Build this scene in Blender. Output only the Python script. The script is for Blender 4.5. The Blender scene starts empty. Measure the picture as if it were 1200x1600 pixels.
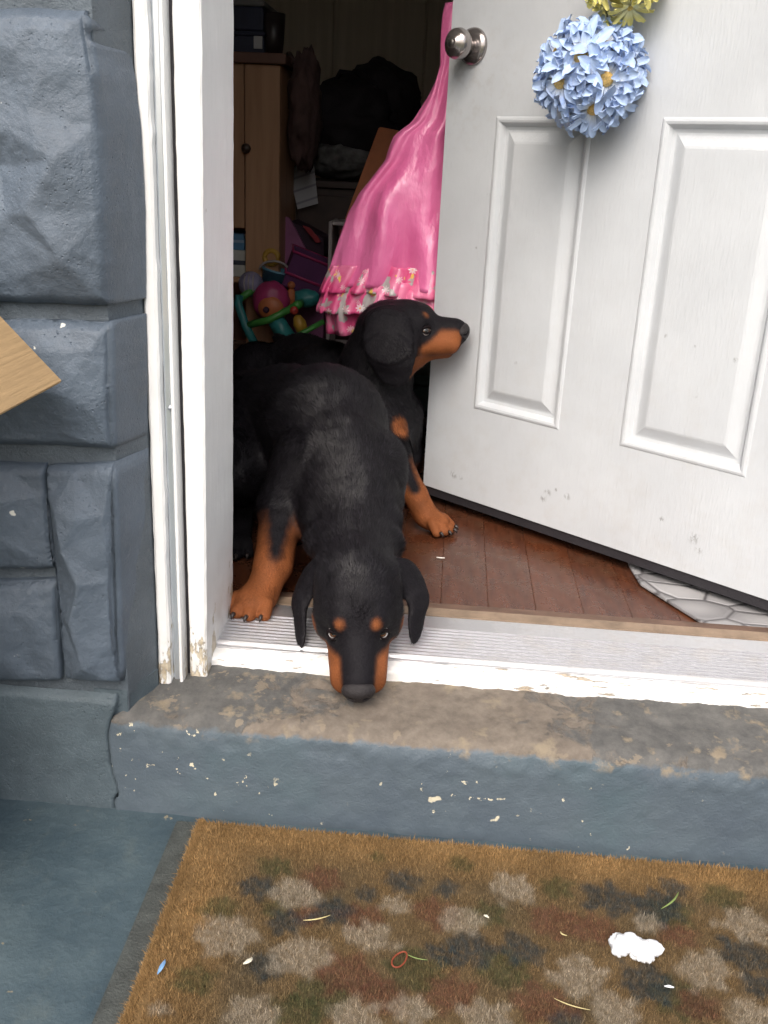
import bpy, bmesh, math, random
import numpy as np
from math import sin, cos, pi, radians, sqrt, atan2
from mathutils import Vector, Matrix, noise as mnoise
from mathutils.geometry import delaunay_2d_cdt

rng = np.random.default_rng(7)
random.seed(7)
SC = bpy.context.scene
COL = SC.collection

# ------------------------------------------------------------------ camera
F_PX, PITCH, ROLL, YAW, EYE = 1500.0, radians(20.0), radians(2.73), radians(3.5), 0.71
fw = np.array([-sin(YAW)*cos(PITCH), cos(YAW)*cos(PITCH), -sin(PITCH)])
r0 = np.array([cos(YAW), sin(YAW), 0.0]); u0 = np.cross(r0, fw)
RT = r0*cos(ROLL)+u0*sin(ROLL); UP = np.cross(RT, fw)
CAM = np.array([0.0, 0.0, EYE])
cd = bpy.data.cameras.new('camera'); cam = bpy.data.objects.new('camera', cd); COL.objects.link(cam)
cam.matrix_world = Matrix(((RT[0], UP[0], -fw[0], 0), (RT[1], UP[1], -fw[1], 0), (RT[2], UP[2], -fw[2], EYE), (0, 0, 0, 1)))
cd.sensor_fit = 'AUTO'; cd.sensor_width = 36.0; cd.lens = 36.0*F_PX/1600.0
cd.clip_start = 0.02; cd.clip_end = 2000.0
SC.camera = cam
def _ray(x, y):
    return fw*F_PX+RT*(x-600)-UP*(y-800)
def PY(x, y, Y):
    d = _ray(x, y); return CAM+d*(Y/d[1])
def PZ(x, y, Z):
    d = _ray(x, y); return CAM+d*((Z-EYE)/d[2])

# ------------------------------------------------------------------ sky, sun, exposure
SUN_AZ, SUN_EL = radians(190.0), radians(48.0)      # where the light comes from (clockwise from +y)
w = bpy.data.worlds.new('World'); SC.world = w; w.use_nodes = True
nt = w.node_tree; nt.nodes.clear()
sky = nt.nodes.new('ShaderNodeTexSky'); sky.sky_type = 'NISHITA'; sky.sun_disc = False
sky.sun_elevation = SUN_EL; sky.sun_rotation = SUN_AZ
sky.air_density = 1.0; sky.dust_density = 6.0; sky.ozone_density = 1.0
hs = nt.nodes.new('ShaderNodeHueSaturation'); hs.inputs['Saturation'].default_value = 0.80
bg = nt.nodes.new('ShaderNodeBackground'); bg.inputs['Strength'].default_value = 0.15
wo = nt.nodes.new('ShaderNodeOutputWorld')
nt.links.new(sky.outputs[0], hs.inputs['Color']); nt.links.new(hs.outputs[0], bg.inputs['Color']); nt.links.new(bg.outputs[0], wo.inputs['Surface'])
sl = bpy.data.lights.new('sun', 'SUN'); sl.energy = 1.15; sl.angle = radians(48.0); sl.color = (1.0, 0.985, 0.965)
so = bpy.data.objects.new('sun', sl); COL.objects.link(so)
sdir = Vector((sin(SUN_AZ)*cos(SUN_EL), cos(SUN_AZ)*cos(SUN_EL), sin(SUN_EL)))
so.location = sdir*8; so.rotation_euler = sdir.to_track_quat('Z', 'Y').to_euler()
vs = SC.view_settings
vs.view_transform = 'Standard'; vs.look = 'None'; vs.gamma = 1.0; vs.use_curve_mapping = False
vs.exposure = 0.64
SC.render.engine = 'CYCLES'
SC.cycles.use_denoising = True
SC.cycles.max_bounces = 8; SC.cycles.diffuse_bounces = 5

# ------------------------------------------------------------------ helpers: objects
def tag(o, label, cat, group=None):
    o['label'] = label; o['category'] = cat
    if group: o['group'] = group
    return o
def struct(o, label=None):
    o['kind'] = 'structure'
    if label: o['label'] = label
    return o
def thing(name, label, cat, loc=(0, 0, 0), group=None):
    o = bpy.data.objects.new(name, None); COL.objects.link(o); o.location = tuple(float(v) for v in loc)
    o.empty_display_size = .05
    return tag(o, label, cat, group)
def link(name, me, mat=None, parent=None):
    o = bpy.data.objects.new(name, me); COL.objects.link(o)
    if mat is not None and len(me.materials) == 0: me.materials.append(mat)
    if parent is not None:
        o.parent = parent
        if parent.type == 'EMPTY': o.matrix_parent_inverse = Matrix.Translation(-Vector(parent.location))
    return o
def mesh(name, verts, faces, mat=None, parent=None, smooth=False):
    me = bpy.data.meshes.new(name)
    me.from_pydata([tuple(map(float, v)) for v in verts], [], [tuple(map(int, f)) for f in faces])
    if smooth: me.polygons.foreach_set('use_smooth', [True]*len(me.polygons))
    me.update()
    return link(name, me, mat, parent)
def from_bm(name, bm, mat=None, parent=None, smooth=False):
    me = bpy.data.meshes.new(name); bm.normal_update(); bm.to_mesh(me); bm.free()
    if smooth: me.polygons.foreach_set('use_smooth', [True]*len(me.polygons))
    return link(name, me, mat, parent)
def bm_box(bm, x0, x1, y0, y1, z0, z1, bev=0.0, seg=2, mtx=None):
    g = bmesh.ops.create_cube(bm, size=1.0)
    vs_ = g['verts']
    for v in vs_:
        v.co = Vector(((x0+x1)/2+v.co.x*(x1-x0), (y0+y1)/2+v.co.y*(y1-y0), (z0+z1)/2+v.co.z*(z1-z0)))
    if bev > 0:
        es = list({e for v in vs_ for e in v.link_edges})
        r = bmesh.ops.bevel(bm, geom=es, offset=bev, segments=seg, affect='EDGES', profile=.5)
        vs_ = list({v for f in r['faces'] for v in f.verts} | {v for v in vs_ if v.is_valid})
    if mtx is not None: bmesh.ops.transform(bm, matrix=mtx, verts=vs_)
    return vs_
def box(name, x0, x1, y0, y1, z0, z1, mat=None, parent=None, bev=.003, mtx=None):
    bm = bmesh.new(); bm_box(bm, x0, x1, y0, y1, z0, z1, bev, 2, mtx)
    return from_bm(name, bm, mat, parent)
def lathe(name, prof, mat=None, parent=None, mtx=None, seg=32, smooth=True):
    V, Fc = [], []
    for r, z in prof:
        for k in range(seg):
            a = 2*pi*k/seg; V.append(Vector((r*cos(a), r*sin(a), z)))
    n = len(prof)
    for i in range(n-1):
        for k in range(seg):
            Fc.append((i*seg+k, i*seg+(k+1) % seg, (i+1)*seg+(k+1) % seg, (i+1)*seg+k))
    if prof[0][0] > 1e-6: Fc.append(tuple(reversed(range(seg))))
    if prof[-1][0] > 1e-6: Fc.append(tuple(range((n-1)*seg, n*seg)))
    if mtx is not None: V = [mtx @ v for v in V]
    return mesh(name, V, Fc, mat, parent, smooth)
def tube_geo(pts, rad, seg=8, closed=False):
    pts = [Vector(p) for p in pts]; n = len(pts); V, Fc = [], []
    rad = rad if hasattr(rad, '__len__') else [rad]*n
    up = Vector((0.31, 0.2, 0.93))
    for i, p in enumerate(pts):
        a = pts[i-1] if (i > 0 or closed) else pts[0]; b = pts[(i+1) % n] if (i < n-1 or closed) else pts[-1]
        t = (b-a).normalized(); s = t.cross(up)
        if s.length < 1e-4: s = t.cross(Vector((1, 0, 0)))
        s.normalize(); q = t.cross(s)
        for k in range(seg):
            an = 2*pi*k/seg; V.append(p+(s*cos(an)+q*sin(an))*rad[i])
    for i in range(n if closed else n-1):
        j = (i+1) % n
        for k in range(seg):
            Fc.append((i*seg+k, j*seg+k, j*seg+(k+1) % seg, i*seg+(k+1) % seg))
    if not closed:
        Fc.append(tuple(range(seg))); Fc.append(tuple(reversed(range((n-1)*seg, n*seg))))
    return V, Fc
def tube(name, pts, rad, mat=None, parent=None, seg=8, closed=False):
    V, Fc = tube_geo(pts, rad, seg, closed); return mesh(name, V, Fc, mat, parent, True)
def extrude_poly(name, pts, vec, mat=None, parent=None, bev=0.0):
    n = len(pts); vec = Vector(vec); V = [Vector(p) for p in pts]; V += [v+vec for v in V]
    Fc = [tuple(range(n)), tuple(reversed(range(n, 2*n)))]
    for i in range(n):
        j = (i+1) % n; Fc.append((j, i, i+n, j+n))
    bm = bmesh.new(); bv = [bm.verts.new(v) for v in V]
    for f in Fc: bm.faces.new([bv[i] for i in f])
    bmesh.ops.recalc_face_normals(bm, faces=bm.faces[:])
    if bev > 0: bmesh.ops.bevel(bm, geom=bm.edges[:], offset=bev, segments=2, affect='EDGES')
    return from_bm(name, bm, mat, parent)
def blob(name, c, rad, mat, parent=None, amp=.12, fr=3.0, sub=4, seed=0, rot=None, flat=None):
    bm = bmesh.new(); bmesh.ops.create_icosphere(bm, subdivisions=sub, radius=1.0)
    off = Vector((seed*7.3, seed*3.1, seed*5.7)); R = rot or Matrix.Identity(3)
    for v in bm.verts:
        n = v.co.normalized()
        s = 1+amp*mnoise.fractal(n*fr+off, .7, 2.0, 3)
        p = Vector((n.x*rad[0], n.y*rad[1], n.z*rad[2]))*s
        p = R @ p
        if flat is not None and p.z < flat: p.z = flat+(p.z-flat)*.08
        v.co = p+Vector(c)
    return from_bm(name, bm, mat, parent, True)
def fbm(x, y, z, H=.8, octv=4):
    return mnoise.fractal(Vector((x, y, z)), H, 2.0, octv)

# ------------------------------------------------------------------ helpers: materials
class G:
    def __init__(s, name):
        s.m = bpy.data.materials.new(name); s.m.use_nodes = True
        s.t = s.m.node_tree; s.t.nodes.clear()
        s.out = s.t.nodes.new('ShaderNodeOutputMaterial'); s.b = s.t.nodes.new('ShaderNodeBsdfPrincipled')
        s.t.links.new(s.b.outputs[0], s.out.inputs[0]); s._c = None
    def new(s, t, **kw):
        n = s.t.nodes.new(t)
        for k, v in kw.items(): setattr(n, k, v)
        return n
    def put(s, sock, v):
        if isinstance(v, bpy.types.NodeSocket): s.t.links.new(v, sock)
        elif hasattr(v, '__len__') and len(v) == 3 and sock.type == 'RGBA': sock.default_value = (*v, 1)
        else: sock.default_value = v
    def set(s, **kw):
        nm = dict(color='Base Color', rough='Roughness', metal='Metallic', coat='Coat Weight', coatr='Coat Roughness', spec='Specular IOR Level', normal='Normal', sheen='Sheen Weight', sub='Subsurface Weight', alpha='Alpha', trans='Transmission Weight')
        for k, v in kw.items(): s.put(s.b.inputs[nm[k]], v)
        return s
    @property
    def co(s):
        if s._c is None: s._c = s.new('ShaderNodeTexCoord').outputs['Object']
        return s._c
    def map(s, scale=(1, 1, 1), rot=(0, 0, 0), loc=(0, 0, 0), src=None):
        n = s.new('ShaderNodeMapping'); s.put(n.inputs['Vector'], src or s.co)
        n.inputs['Scale'].default_value = scale; n.inputs['Rotation'].default_value = rot; n.inputs['Location'].default_value = loc
        return n.outputs[0]
    def noise(s, scale, detail=4, rough=.55, src=None, dist=0.0):
        n = s.new('ShaderNodeTexNoise'); s.put(n.inputs['Vector'], src or s.co)
        n.inputs['Scale'].default_value = scale; n.inputs['Detail'].default_value = detail; n.inputs['Roughness'].default_value = rough; n.inputs['Distortion'].default_value = dist
        return n.outputs[0]
    def voro(s, scale, feature='F1', src=None, out='Distance', rand=1.0):
        n = s.new('ShaderNodeTexVoronoi', feature=feature); s.put(n.inputs['Vector'], src or s.co)
        n.inputs['Scale'].default_value = scale; n.inputs['Randomness'].default_value = rand
        return n.outputs[out]
    def ramp(s, x, *st, interp='LINEAR'):
        n = s.new('ShaderNodeValToRGB'); s.put(n.inputs[0], x); e = n.color_ramp.elements; n.color_ramp.interpolation = interp
        while len(e) < len(st): e.new(.5)
        for i, (p, c) in enumerate(st):
            e[i].position = p; e[i].color = (*c, 1) if hasattr(c, '__len__') else (c, c, c, 1)
        return n.outputs[0]
    def step(s, x, a, b): return s.ramp(x, (min(a, b), 0.0 if a < b else 1.0), (max(a, b), 1.0 if a < b else 0.0))
    def math(s, op, a, b=0.0, c=0.0, clamp=False):
        n = s.new('ShaderNodeMath', operation=op, use_clamp=clamp)
        s.put(n.inputs[0], a); s.put(n.inputs[1], b)
        if op in ('MULTIPLY_ADD', 'SMOOTH_MIN'): s.put(n.inputs[2], c)
        return n.outputs[0]
    def mix(s, f, a, b, bt='MIX'):
        n = s.new('ShaderNodeMix', data_type='RGBA', blend_type=bt)
        s.put(n.inputs[0], f); s.put(n.inputs[6], a); s.put(n.inputs[7], b)
        return n.outputs[2]
    def sep(s, src=None):
        n = s.new('ShaderNodeSeparateXYZ'); s.put(n.inputs[0], src or s.co); return n.outputs
    def attr(s, name, out='Color'):
        return s.new('ShaderNodeAttribute', attribute_name=name).outputs[out]
    def bump(s, h, dist=.002, strength=1.0, normal=None):
        n = s.new('ShaderNodeBump'); s.put(n.inputs['Height'], h)
        n.inputs['Distance'].default_value = dist; n.inputs['Strength'].default_value = strength
        if normal is not None: s.put(n.inputs['Normal'], normal)
        s.put(s.b.inputs['Normal'], n.outputs[0]); return n.outputs[0]
    def near(s, p, r0_, r1_):
        """1 inside r0_, 0 beyond r1_ of point p (object coordinates)"""
        n = s.new('ShaderNodeVectorMath', operation='DISTANCE'); s.put(n.inputs[0], s.co); n.inputs[1].default_value = tuple(float(v) for v in p)
        return s.new_range(n.outputs['Value'], r0_, r1_, 1.0, 0.0)
    def new_range(s, x, a, b, c=0.0, d=1.0):
        n = s.new('ShaderNodeMapRange'); s.put(n.inputs[0], x)
        for i, v in enumerate((a, b, c, d)): n.inputs[i+1].default_value = v
        return n.outputs[0]
def M(name, col, rough=.6, metal=0.0, var=.15, vs_=15, bump=.0, bs=120, coat=0.0, spec=.5):
    g = G(name)
    a = tuple(c*(1-var) for c in col); b = tuple(min(1, c*(1+var)) for c in col)
    g.set(color=g.mix(g.step(g.noise(vs_, 5), .3, .7), a, b), rough=rough, metal=metal, coat=coat, spec=spec)
    if bump: g.bump(g.noise(bs, 4), bump)
    return g.m

# ================================================================== MATERIALS
GREY = (.090, .117, .151)
def paint_mat(name, base, chips=.0, chipcol=(.62, .58, .44), worn=None, seed=0., bumpd=.0022, spec=.45):
    g = G(name); s = g.map(loc=(seed, seed*2, seed*.5))
    n1 = g.noise(9, 6, .6, s); n2 = g.noise(55, 5, .6, s)
    c = g.mix(g.step(n1, .32, .68), tuple(v*.80 for v in base), tuple(v*1.16 for v in base))
    c = g.mix(g.math('MULTIPLY', g.step(n2, .5, .75), .35), c, tuple(v*1.35+.01 for v in base))
    if worn: c = g.mix(g.math('MULTIPLY', g.step(g.noise(5, 7, .65, s), .5, .66), .6), c, worn)
    d = g.voro(26, src=g.map(scale=(1, 1, .7), loc=(seed, 3, seed), src=g.mix(.03, g.co, g.new_noise_color(40))))
    rnd = g.voro(26, src=g.map(scale=(1, 1, .7), loc=(seed, 3, seed), src=g.mix(.03, g.co, g.new_noise_color(40))), out='Color')
    r = g.sep(rnd)[0]
    m = g.math('MULTIPLY', g.step(d, .11, .08), g.step(r, 1-chips, 1-chips+.01))
    # irregular flakes
    fl = g.step(g.noise(85, 4, .62, s), .725-chips*.12, .74-chips*.12)
    m = g.math('MAXIMUM', m, g.math('MULTIPLY', fl, g.step(g.noise(7, 3, .5, s), .5, .6)))
    c = g.mix(m, c, chipcol)
    g.set(color=c, rough=g.ramp(n2, (.3, .38), (.7, .58)), spec=spec)
    h = g.math('ADD', g.math('MULTIPLY', g.noise(38, 6, .62, s), 1.0), g.math('MULTIPLY', g.noise(240, 5, .7, s), .75))
    pit = g.math('MULTIPLY', g.step(g.voro(150, src=s), .22, .10), g.step(g.noise(24, 3, .5, s), .48, .62))
    h = g.math('SUBTRACT', g.math('SUBTRACT', h, g.math('MULTIPLY', m, .25)), g.math('MULTIPLY', pit, .55))
    g.bump(h, bumpd)
    return g.m
def _nnc(s, scale):
    n = s.new('ShaderNodeTexNoise'); s.put(n.inputs['Vector'], s.co); n.inputs['Scale'].default_value = scale; n.inputs['Detail'].default_value = 3
    return n.outputs['Color']
G.new_noise_color = _nnc
BLOCK = paint_mat('painted_block', GREY, .11, (.66, .66, .6), seed=1.7, bumpd=.0017, spec=.5)
MORTAR = paint_mat('painted_mortar', (.100, .124, .146), .02, seed=4.1, bumpd=.003)
PLINTH = paint_mat('painted_plinth', (.082, .110, .128), .03, (.55, .48, .34), seed=2.9, bumpd=.0022)
STEPF = None
def step_material():
    g = G('worn_step'); x, y, z = g.sep()
    n1 = g.noise(8, 6, .6); n2 = g.noise(60, 5, .6)
    base = g.mix(g.step(n1, .3, .7), (.074, .096, .120), (.098, .126, .146))
    base = g.mix(g.math('MULTIPLY', g.step(g.noise(4.5, 5, .6), .5, .7), .5), base, (.080, .126, .140))
    # chips on the riser
    d = g.voro(24, src=g.mix(.035, g.co, g.new_noise_color(45)))
    r = g.sep(g.voro(24, src=g.mix(.035, g.co, g.new_noise_color(45)), out='Color'))[0]
    m = g.math('MULTIPLY', g.step(d, .2, .15), g.step(r, .86, .87))
    fl = g.math('MULTIPLY', g.step(g.noise(62, 4, .62), .665, .68), g.step(g.noise(6, 3), .5, .58))
    m = g.math('MAXIMUM', m, fl)
    base = g.mix(m, base, g.mix(n2, (.50, .45, .31), (.66, .62, .50)))
    # tread: bare concrete where feet wore the paint away
    conc = g.mix(g.step(n2, .3, .7), (.120, .100, .081), (.196, .166, .134))
    conc = g.mix(g.math('MULTIPLY', g.step(g.noise(14, 6, .65), .5, .68), .55), conc, (.13, .105, .085))
    dirtp = g.mix(g.step(g.noise(30, 6, .7), .35, .65), (.072, .072, .070), (.130, .126, .118))
    px = g.math('ABSOLUTE', g.math('SUBTRACT', x, .02))
    w_ = g.new_range(px, .06, .30, .33, -.12)
    edge = g.new_range(y, 1.125, 1.160, .17, 0.0)
    mask = g.math('ADD', g.math('ADD', g.noise(17, 7, .68, dist=.6), w_), edge)
    tread = g.mix(g.step(mask, .545, .665), dirtp, conc)
    flake = g.math('MULTIPLY', g.step(g.noise(34, 5, .6, src=g.map(loc=(3, 1, 0))), .60, .625), g.step(g.noise(8, 3, src=g.map(loc=(5, 0, 0))), .46, .56))
    tread = g.mix(g.math('MULTIPLY', flake, .6), tread, (.24, .195, .14))
    zz = g.math('ADD', z, g.math('MULTIPLY', g.math('SUBTRACT', g.noise(45, 5, .65), .5), .022))
    top = g.new_range(zz, -.040, -.034)
    lip = g.math('MULTIPLY', g.new_range(zz, -.052, -.040), g.step(g.noise(26, 5, .6), .57, .67))
    c = g.mix(lip, g.mix(top, base, tread), (.22, .182, .13))
    g.set(color=c, rough=g.mix(top, (.52, .52, .52), (.85, .85, .85)), spec=.4)
    h = g.math('ADD', g.math('MULTIPLY', g.noise(45, 6, .65), 1.0), g.math('MULTIPLY', g.noise(260, 3, .6), .4))
    h = g.math('ADD', h, g.math('MULTIPLY', g.math('MULTIPLY', g.step(mask, .60, .635), top), -.4))
    g.bump(h, .0019)
    return g.m
STEPF = step_material()
def white_paint():
    g = G('old_white_paint'); x, y, z = g.sep()
    c = g.mix(g.step(g.noise(12, 5), .35, .7), (.84, .84, .83), (.90, .90, .89))
    low = g.new_range(z, -.03, .16, 1.0, 0.0)
    peel = g.step(g.math('ADD', g.noise(38, 6, .68, src=g.map(scale=(1, 1, .35))), g.math('MULTIPLY', low, .24)), .735, .755)
    c = g.mix(g.math('MULTIPLY', g.math('MULTIPLY', low, g.step(g.noise(22, 5, .6), .35, .65)), .55), c, (.50, .45, .37))
    c = g.mix(peel, c, g.mix(g.step(g.noise(70, 3), .4, .6), (.42, .35, .25), (.62, .55, .43)))
    g.set(color=c, rough=.45); g.bump(g.math('SUBTRACT', g.noise(55, 5, .6, src=g.map(scale=(1, 1, .3))), g.math('MULTIPLY', peel, .8)), .0015)
    return g.m
WHITE = white_paint()
def sill_paint():
    g = G('chipped_sill_paint')
    peel = g.step(g.noise(55, 6, .7, src=g.map(scale=(.35, 1.6, 1.6))), .60, .625)
    c = g.mix(peel, g.mix(g.noise(20), (.80, .79, .77), (.9, .9, .88)), g.mix(g.noise(80), (.38, .30, .22), (.66, .58, .46)))
    g.set(color=c, rough=.5); g.bump(g.math('SUBTRACT', g.noise(70, 5), peel), .002); return g.m
SILLP = sill_paint()
def alu(name, tint=(.70, .69, .70), dirt=.5, rough=.36):
    g = G(name)
    d = g.math('MULTIPLY', g.step(g.noise(26, 6, .65, src=g.map(scale=(.8, 1, 1))), .5, .72), dirt)
    g.set(color=g.mix(d, tint, (.30, .26, .22)), metal=g.math('SUBTRACT', .85, g.math('MULTIPLY', d, .9)), rough=g.math('ADD', rough, g.math('MULTIPLY', d, .35)))
    return g.m
ALU = alu('dusty_aluminium', (.74, .74, .76), .36, .30); CHANNEL = alu('storm_channel_metal', (.72, .76, .80), .15, .3)
NICKEL = alu('satin_nickel', (.36, .33, .32), .06, .20)
RUBBER = M('black_rubber', (.022, .02, .024), .6, bump=.001, bs=200)

# ================================================================== GROUND AND PORCH
ZP = -.18
struct(mesh('ground', [(-900, -900, -.42), (900, -900, -.42), (900, 900, -.42), (-900, 900, -.42)], [(0, 1, 2, 3)], M('soil_and_grass', (.10, .11, .06), .95, var=.4, vs_=3)))
def porch_mat():
    g = G('painted_porch'); n2 = g.noise(70, 5, .65)
    c = g.mix(g.step(g.noise(7, 7, .65), .35, .68), (.040, .064, .080), (.076, .108, .122))
    c = g.mix(g.math('MULTIPLY', g.step(g.noise(20, 6, .7, src=g.map(scale=(1, .6, 1))), .55, .72), .5), c, (.095, .118, .115))
    c = g.mix(g.step(g.noise(42, 5, .6), .69, .72), c, (.20, .18, .13))
    c = g.mix(g.step(g.noise(130, 3, .6), .77, .79), c, (.45, .45, .40))
    g.set(color=c, rough=g.ramp(n2, (.3, .5), (.7, .75)), spec=.35); g.bump(g.math('ADD', g.noise(30, 6, .65), g.math('MULTIPLY', n2, .4)), .0035); return g.m
V, Fc = [], []
nx, ny = 90, 60
for j in range(ny+1):
    for i in range(nx+1):
        x = -1.6+3.2*i/nx; y = -.2+1.36*j/ny
        V.append((x, y, ZP+.003*fbm(x*6, y*6, 1)))
for j in range(ny):
    for i in range(nx):
        a = j*(nx+1)+i; Fc.append((a, a+1, a+nx+2, a+nx+1))
po = mesh('porch_floor', V, Fc, porch_mat(), None, True); struct(po)
box('porch_slab_edge', -1.6, 1.6, -.2, 1.16, -.5, ZP-.012, PLINTH, po, .01)

# ================================================================== BLOCK WALL
WY = 1.125            # plane of the block faces before their relief
def wx(px, py): p = PY(px, py, WY); return p[0], p[2]
wall = thing('block_wall', 'slate grey painted rock faced block wall left of the doorway', 'wall', (-1.2, 1.2, ZP), 'walls beside the doorway')
box('mortar_backing', -2.3, -.4115, WY+.010, 1.199, ZP, 2.6, MORTAR, wall, .002)
extrude_poly('return_mortar', [(-.4120, WY+.011, .0), (-.3915, 1.199, .0), (-.3915, 1.30, .0), (-.45, 1.30, .0)], (0, 0, 2.6), MORTAR, wall)
def rock_block(ctrl, seed, back=1.20, cuts=15, amp=.0012, edge=.012):
    """control points (px, py, outward relief) -> faceted face with rounded rim and a return to the wall"""
    P2, Hh = [], []
    for px, py, h in ctrl:
        x, z = wx(px, py); P2.append(Vector((x, z))); Hh.append(h)
    r = delaunay_2d_cdt(P2, [], [], 0, 1e-6)
    bm = bmesh.new()
    hl = bm.verts.layers.float.new('h')
    vv = [bm.verts.new((co.x, 0, co.y)) for co in r[0]]
    for v, src in zip(vv, r[3]): v[hl] = Hh[src[0]] if src else 0.0
    for f in r[2]: bm.faces.new([vv[i] for i in f])
    bmesh.ops.subdivide_edges(bm, edges=bm.edges[:], cuts=cuts, use_grid_fill=True)
    bmesh.ops.recalc_face_normals(bm, faces=bm.faces[:])
    xs = [p.x for p in P2]; zs = [p.y for p in P2]
    for _ in range(2):
        nh = {v: (v[hl]*.4+.6*sum(e.other_vert(v)[hl] for e in v.link_edges)/len(v.link_edges)) for v in bm.verts if not v.is_boundary}
        for v, q_ in nh.items(): v[hl] = q_
    bnd = [e for e in bm.edges if e.is_boundary]
    hull = np.array([[v.co.x, v.co.z] for e in bnd for v in e.verts]); mz = hull[:, 1].mean()
    tp = hull[hull[:, 1] > mz]; bt = hull[hull[:, 1] <= mz]
    def _b(a, fn):
        o_ = np.argsort(a[:, 0]); a = a[o_]; xs0 = np.linspace(a[:, 0].min(), a[:, 0].max(), 12)
        zs0 = [fn(a[np.abs(a[:, 0]-x0) < .02][:, 1]) for x0 in xs0]; return lambda x: float(np.interp(x, xs0, zs0))
    zhi, zlo = _b(tp, np.max), _b(bt, np.min)
    zz0 = np.linspace(hull[:, 1].min(), hull[:, 1].max(), 10); rz = zz0; rx = [hull[np.abs(hull[:, 1]-q_) < .03][:, 0].max() for q_ in zz0]
    bpts = np.array([[ (e.verts[0].co.x+e.verts[1].co.x)/2, (e.verts[0].co.z+e.verts[1].co.z)/2] for e in bnd])
    for v in bm.verts:
        d = np.sqrt(((bpts-np.array([v.co.x, v.co.z]))**2).sum(1).min())
        dz = min(v.co.z-zlo(v.co.x), zhi(v.co.x)-v.co.z); fall = min(1-max(0, 1-max(dz, 0)/edge)**2, 1-.6*max(0, 1-d/.005)**2)
        n = amp*.9*fbm(v.co.x*38+seed, v.co.z*38, seed, .5, 5)+amp*.9*fbm(v.co.x*8+seed, v.co.z*8, seed, .8, 2)
        v.co.y = WY-(v[hl]+n+.006)*fall+.004*(1-fall)
        v.co.x += .0008*fbm(v.co.z*22, seed, 0); v.co.z += .0012*fbm(v.co.x*22, seed, 5)
    e = bmesh.ops.extrude_edge_only(bm, edges=bnd)
    nv = [g for g in e['geom'] if isinstance(g, bmesh.types.BMVert)]
    cx = (min(xs)+max(xs))/2; cz = (min(zs)+max(zs))/2
    for v in nv:
        v.co.y = back
        if max(xs) > -.45 and v.co.x > np.interp(v.co.z, rz, rx)-.004: v.co.x += .0205
    ee = [g for g in e['geom'] if isinstance(g, bmesh.types.BMEdge)]
    bmesh.ops.subdivide_edges(bm, edges=[x for x in bm.edges if abs(x.verts[0].co.y-x.verts[1].co.y) > .04], cuts=4)
    bmesh.ops.recalc_face_normals(bm, faces=bm.faces[:])
    o = from_bm('block', bm, BLOCK, wall, True)
    return o
rock_block([(-130, 12, 0), (0, 12, 0), (60, 12, 0), (131, 15, 0), (-60, 60, .012), (0, 60, .014), (60, 50, .014), (112, 50, .010), (75, 112, .018), (60, 172, .020), (22, 205, .019), (-8, 130, .010), (4, 260, .004), (100, 250, .034), (150, 120, .008), (160, 200, .012),
            (168, 330, .014), (62, 330, .032), (22, 335, .016), (112, 400, .030), (18, 440, .008), (-130, 300, .03), (-60, 260, .012), (-130, 468, 0), (0, 470, .002), (80, 473, .004), (171, 477, .002), (170, 420, .008), (-60, 420, .02)], 3.1)
rock_block([(-130, 498, 0), (0, 500, .004), (90, 502, .004), (172, 502, .002), (-60, 540, .02), (60, 545, .020), (150, 540, .014), (110, 610, .024), (30, 600, .03), (155, 640, .014), (120, 676, .010), (0, 625, .016), (40, 670, .004), (-130, 690, 0), (0, 688, .002), (100, 694, .002), (177, 700, .002), (-60, 650, .012), (175, 600, .008)], 5.3)
rock_block([(-130, 722, 0), (0, 724, .002), (70, 726, .002), (-60, 780, .024), (10, 775, .022), (52, 790, .012), (40, 850, .014), (-20, 830, .022), (82, 850, .006), (86, 886, .003), (-130, 888, 0), (0, 888, .002), (40, 889, .002), (76, 770, .004)], 7.7)
rock_block([(-130, 912, 0), (0, 912, .002), (60, 908, .002), (88, 905, .002), (-40, 960, .020), (30, 950, .016), (80, 960, .006), (60, 1030, .004), (10, 1020, .018), (-60, 1040, .01), (96, 1060, .002), (-130, 1062, 0), (0, 1062, .002), (50, 1064, .002), (93, 1000, .004)], 9.9)
rock_block([(76, 728, .002), (120, 730, .002), (178, 724, .002), (82, 770, .006), (95, 790, .018), (130, 800, .022), (170, 800, .012), (92, 880, .002), (108, 850, .024), (135, 900, .028), (176, 900, .014), (100, 960, .001), (122, 960, .028), (106, 1062, .002), (140, 1030, .024), (182, 1000, .014), (155, 1064, .004), (189, 1066, .002)], 11.3)
for e_ in ((-130, -300, 3), ):
    pass
# base course, flush with the step, ending in a ragged crack
JAG = [(ZP-.01, -.4345), (-.165, -.436), (-.150, -.428), (-.128, -.4335), (-.105, -.4375), (-.080, -.4385), (-.060, -.4395), (-.040, -.436), (-.020, -.428), (.004, -.424)]
def jag(z):
    zs = [a for a, b in JAG]; xs = [b for a, b in JAG]
    return float(np.interp(z, zs, xs))+.0009*fbm(z*160, 2, 0)
V, Fc = [], []; nz, nxx = 40, 60
for j in range(nz+1):
    z = ZP-.005+(.003-ZP+.005)*j/nz
    for i in range(nxx+1):
        s = i/nxx; x = -1.0+(jag(z)-.0012+1.0)*s**.55
        V.append((x, WY-.004+.0022*fbm(x*9, z*9, 3)-(0 if j < nz-2 else (j-nz+2)*-.006), z))
V += [(V[j*(nxx+1)+nxx][0], 1.19, V[j*(nxx+1)+nxx][2]) for j in range(nz+1)]
for j in range(nz):
    for i in range(nxx):
        a = j*(nxx+1)+i; Fc.append((a, a+1, a+nxx+2, a+nxx+1))
    a = j*(nxx+1)+nxx; b = (nz+1)*(nxx+1)+j; Fc.append((a, b, b+1, a+nxx+1))
mesh('base_course', V, Fc, PLINTH, wall, True)
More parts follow.
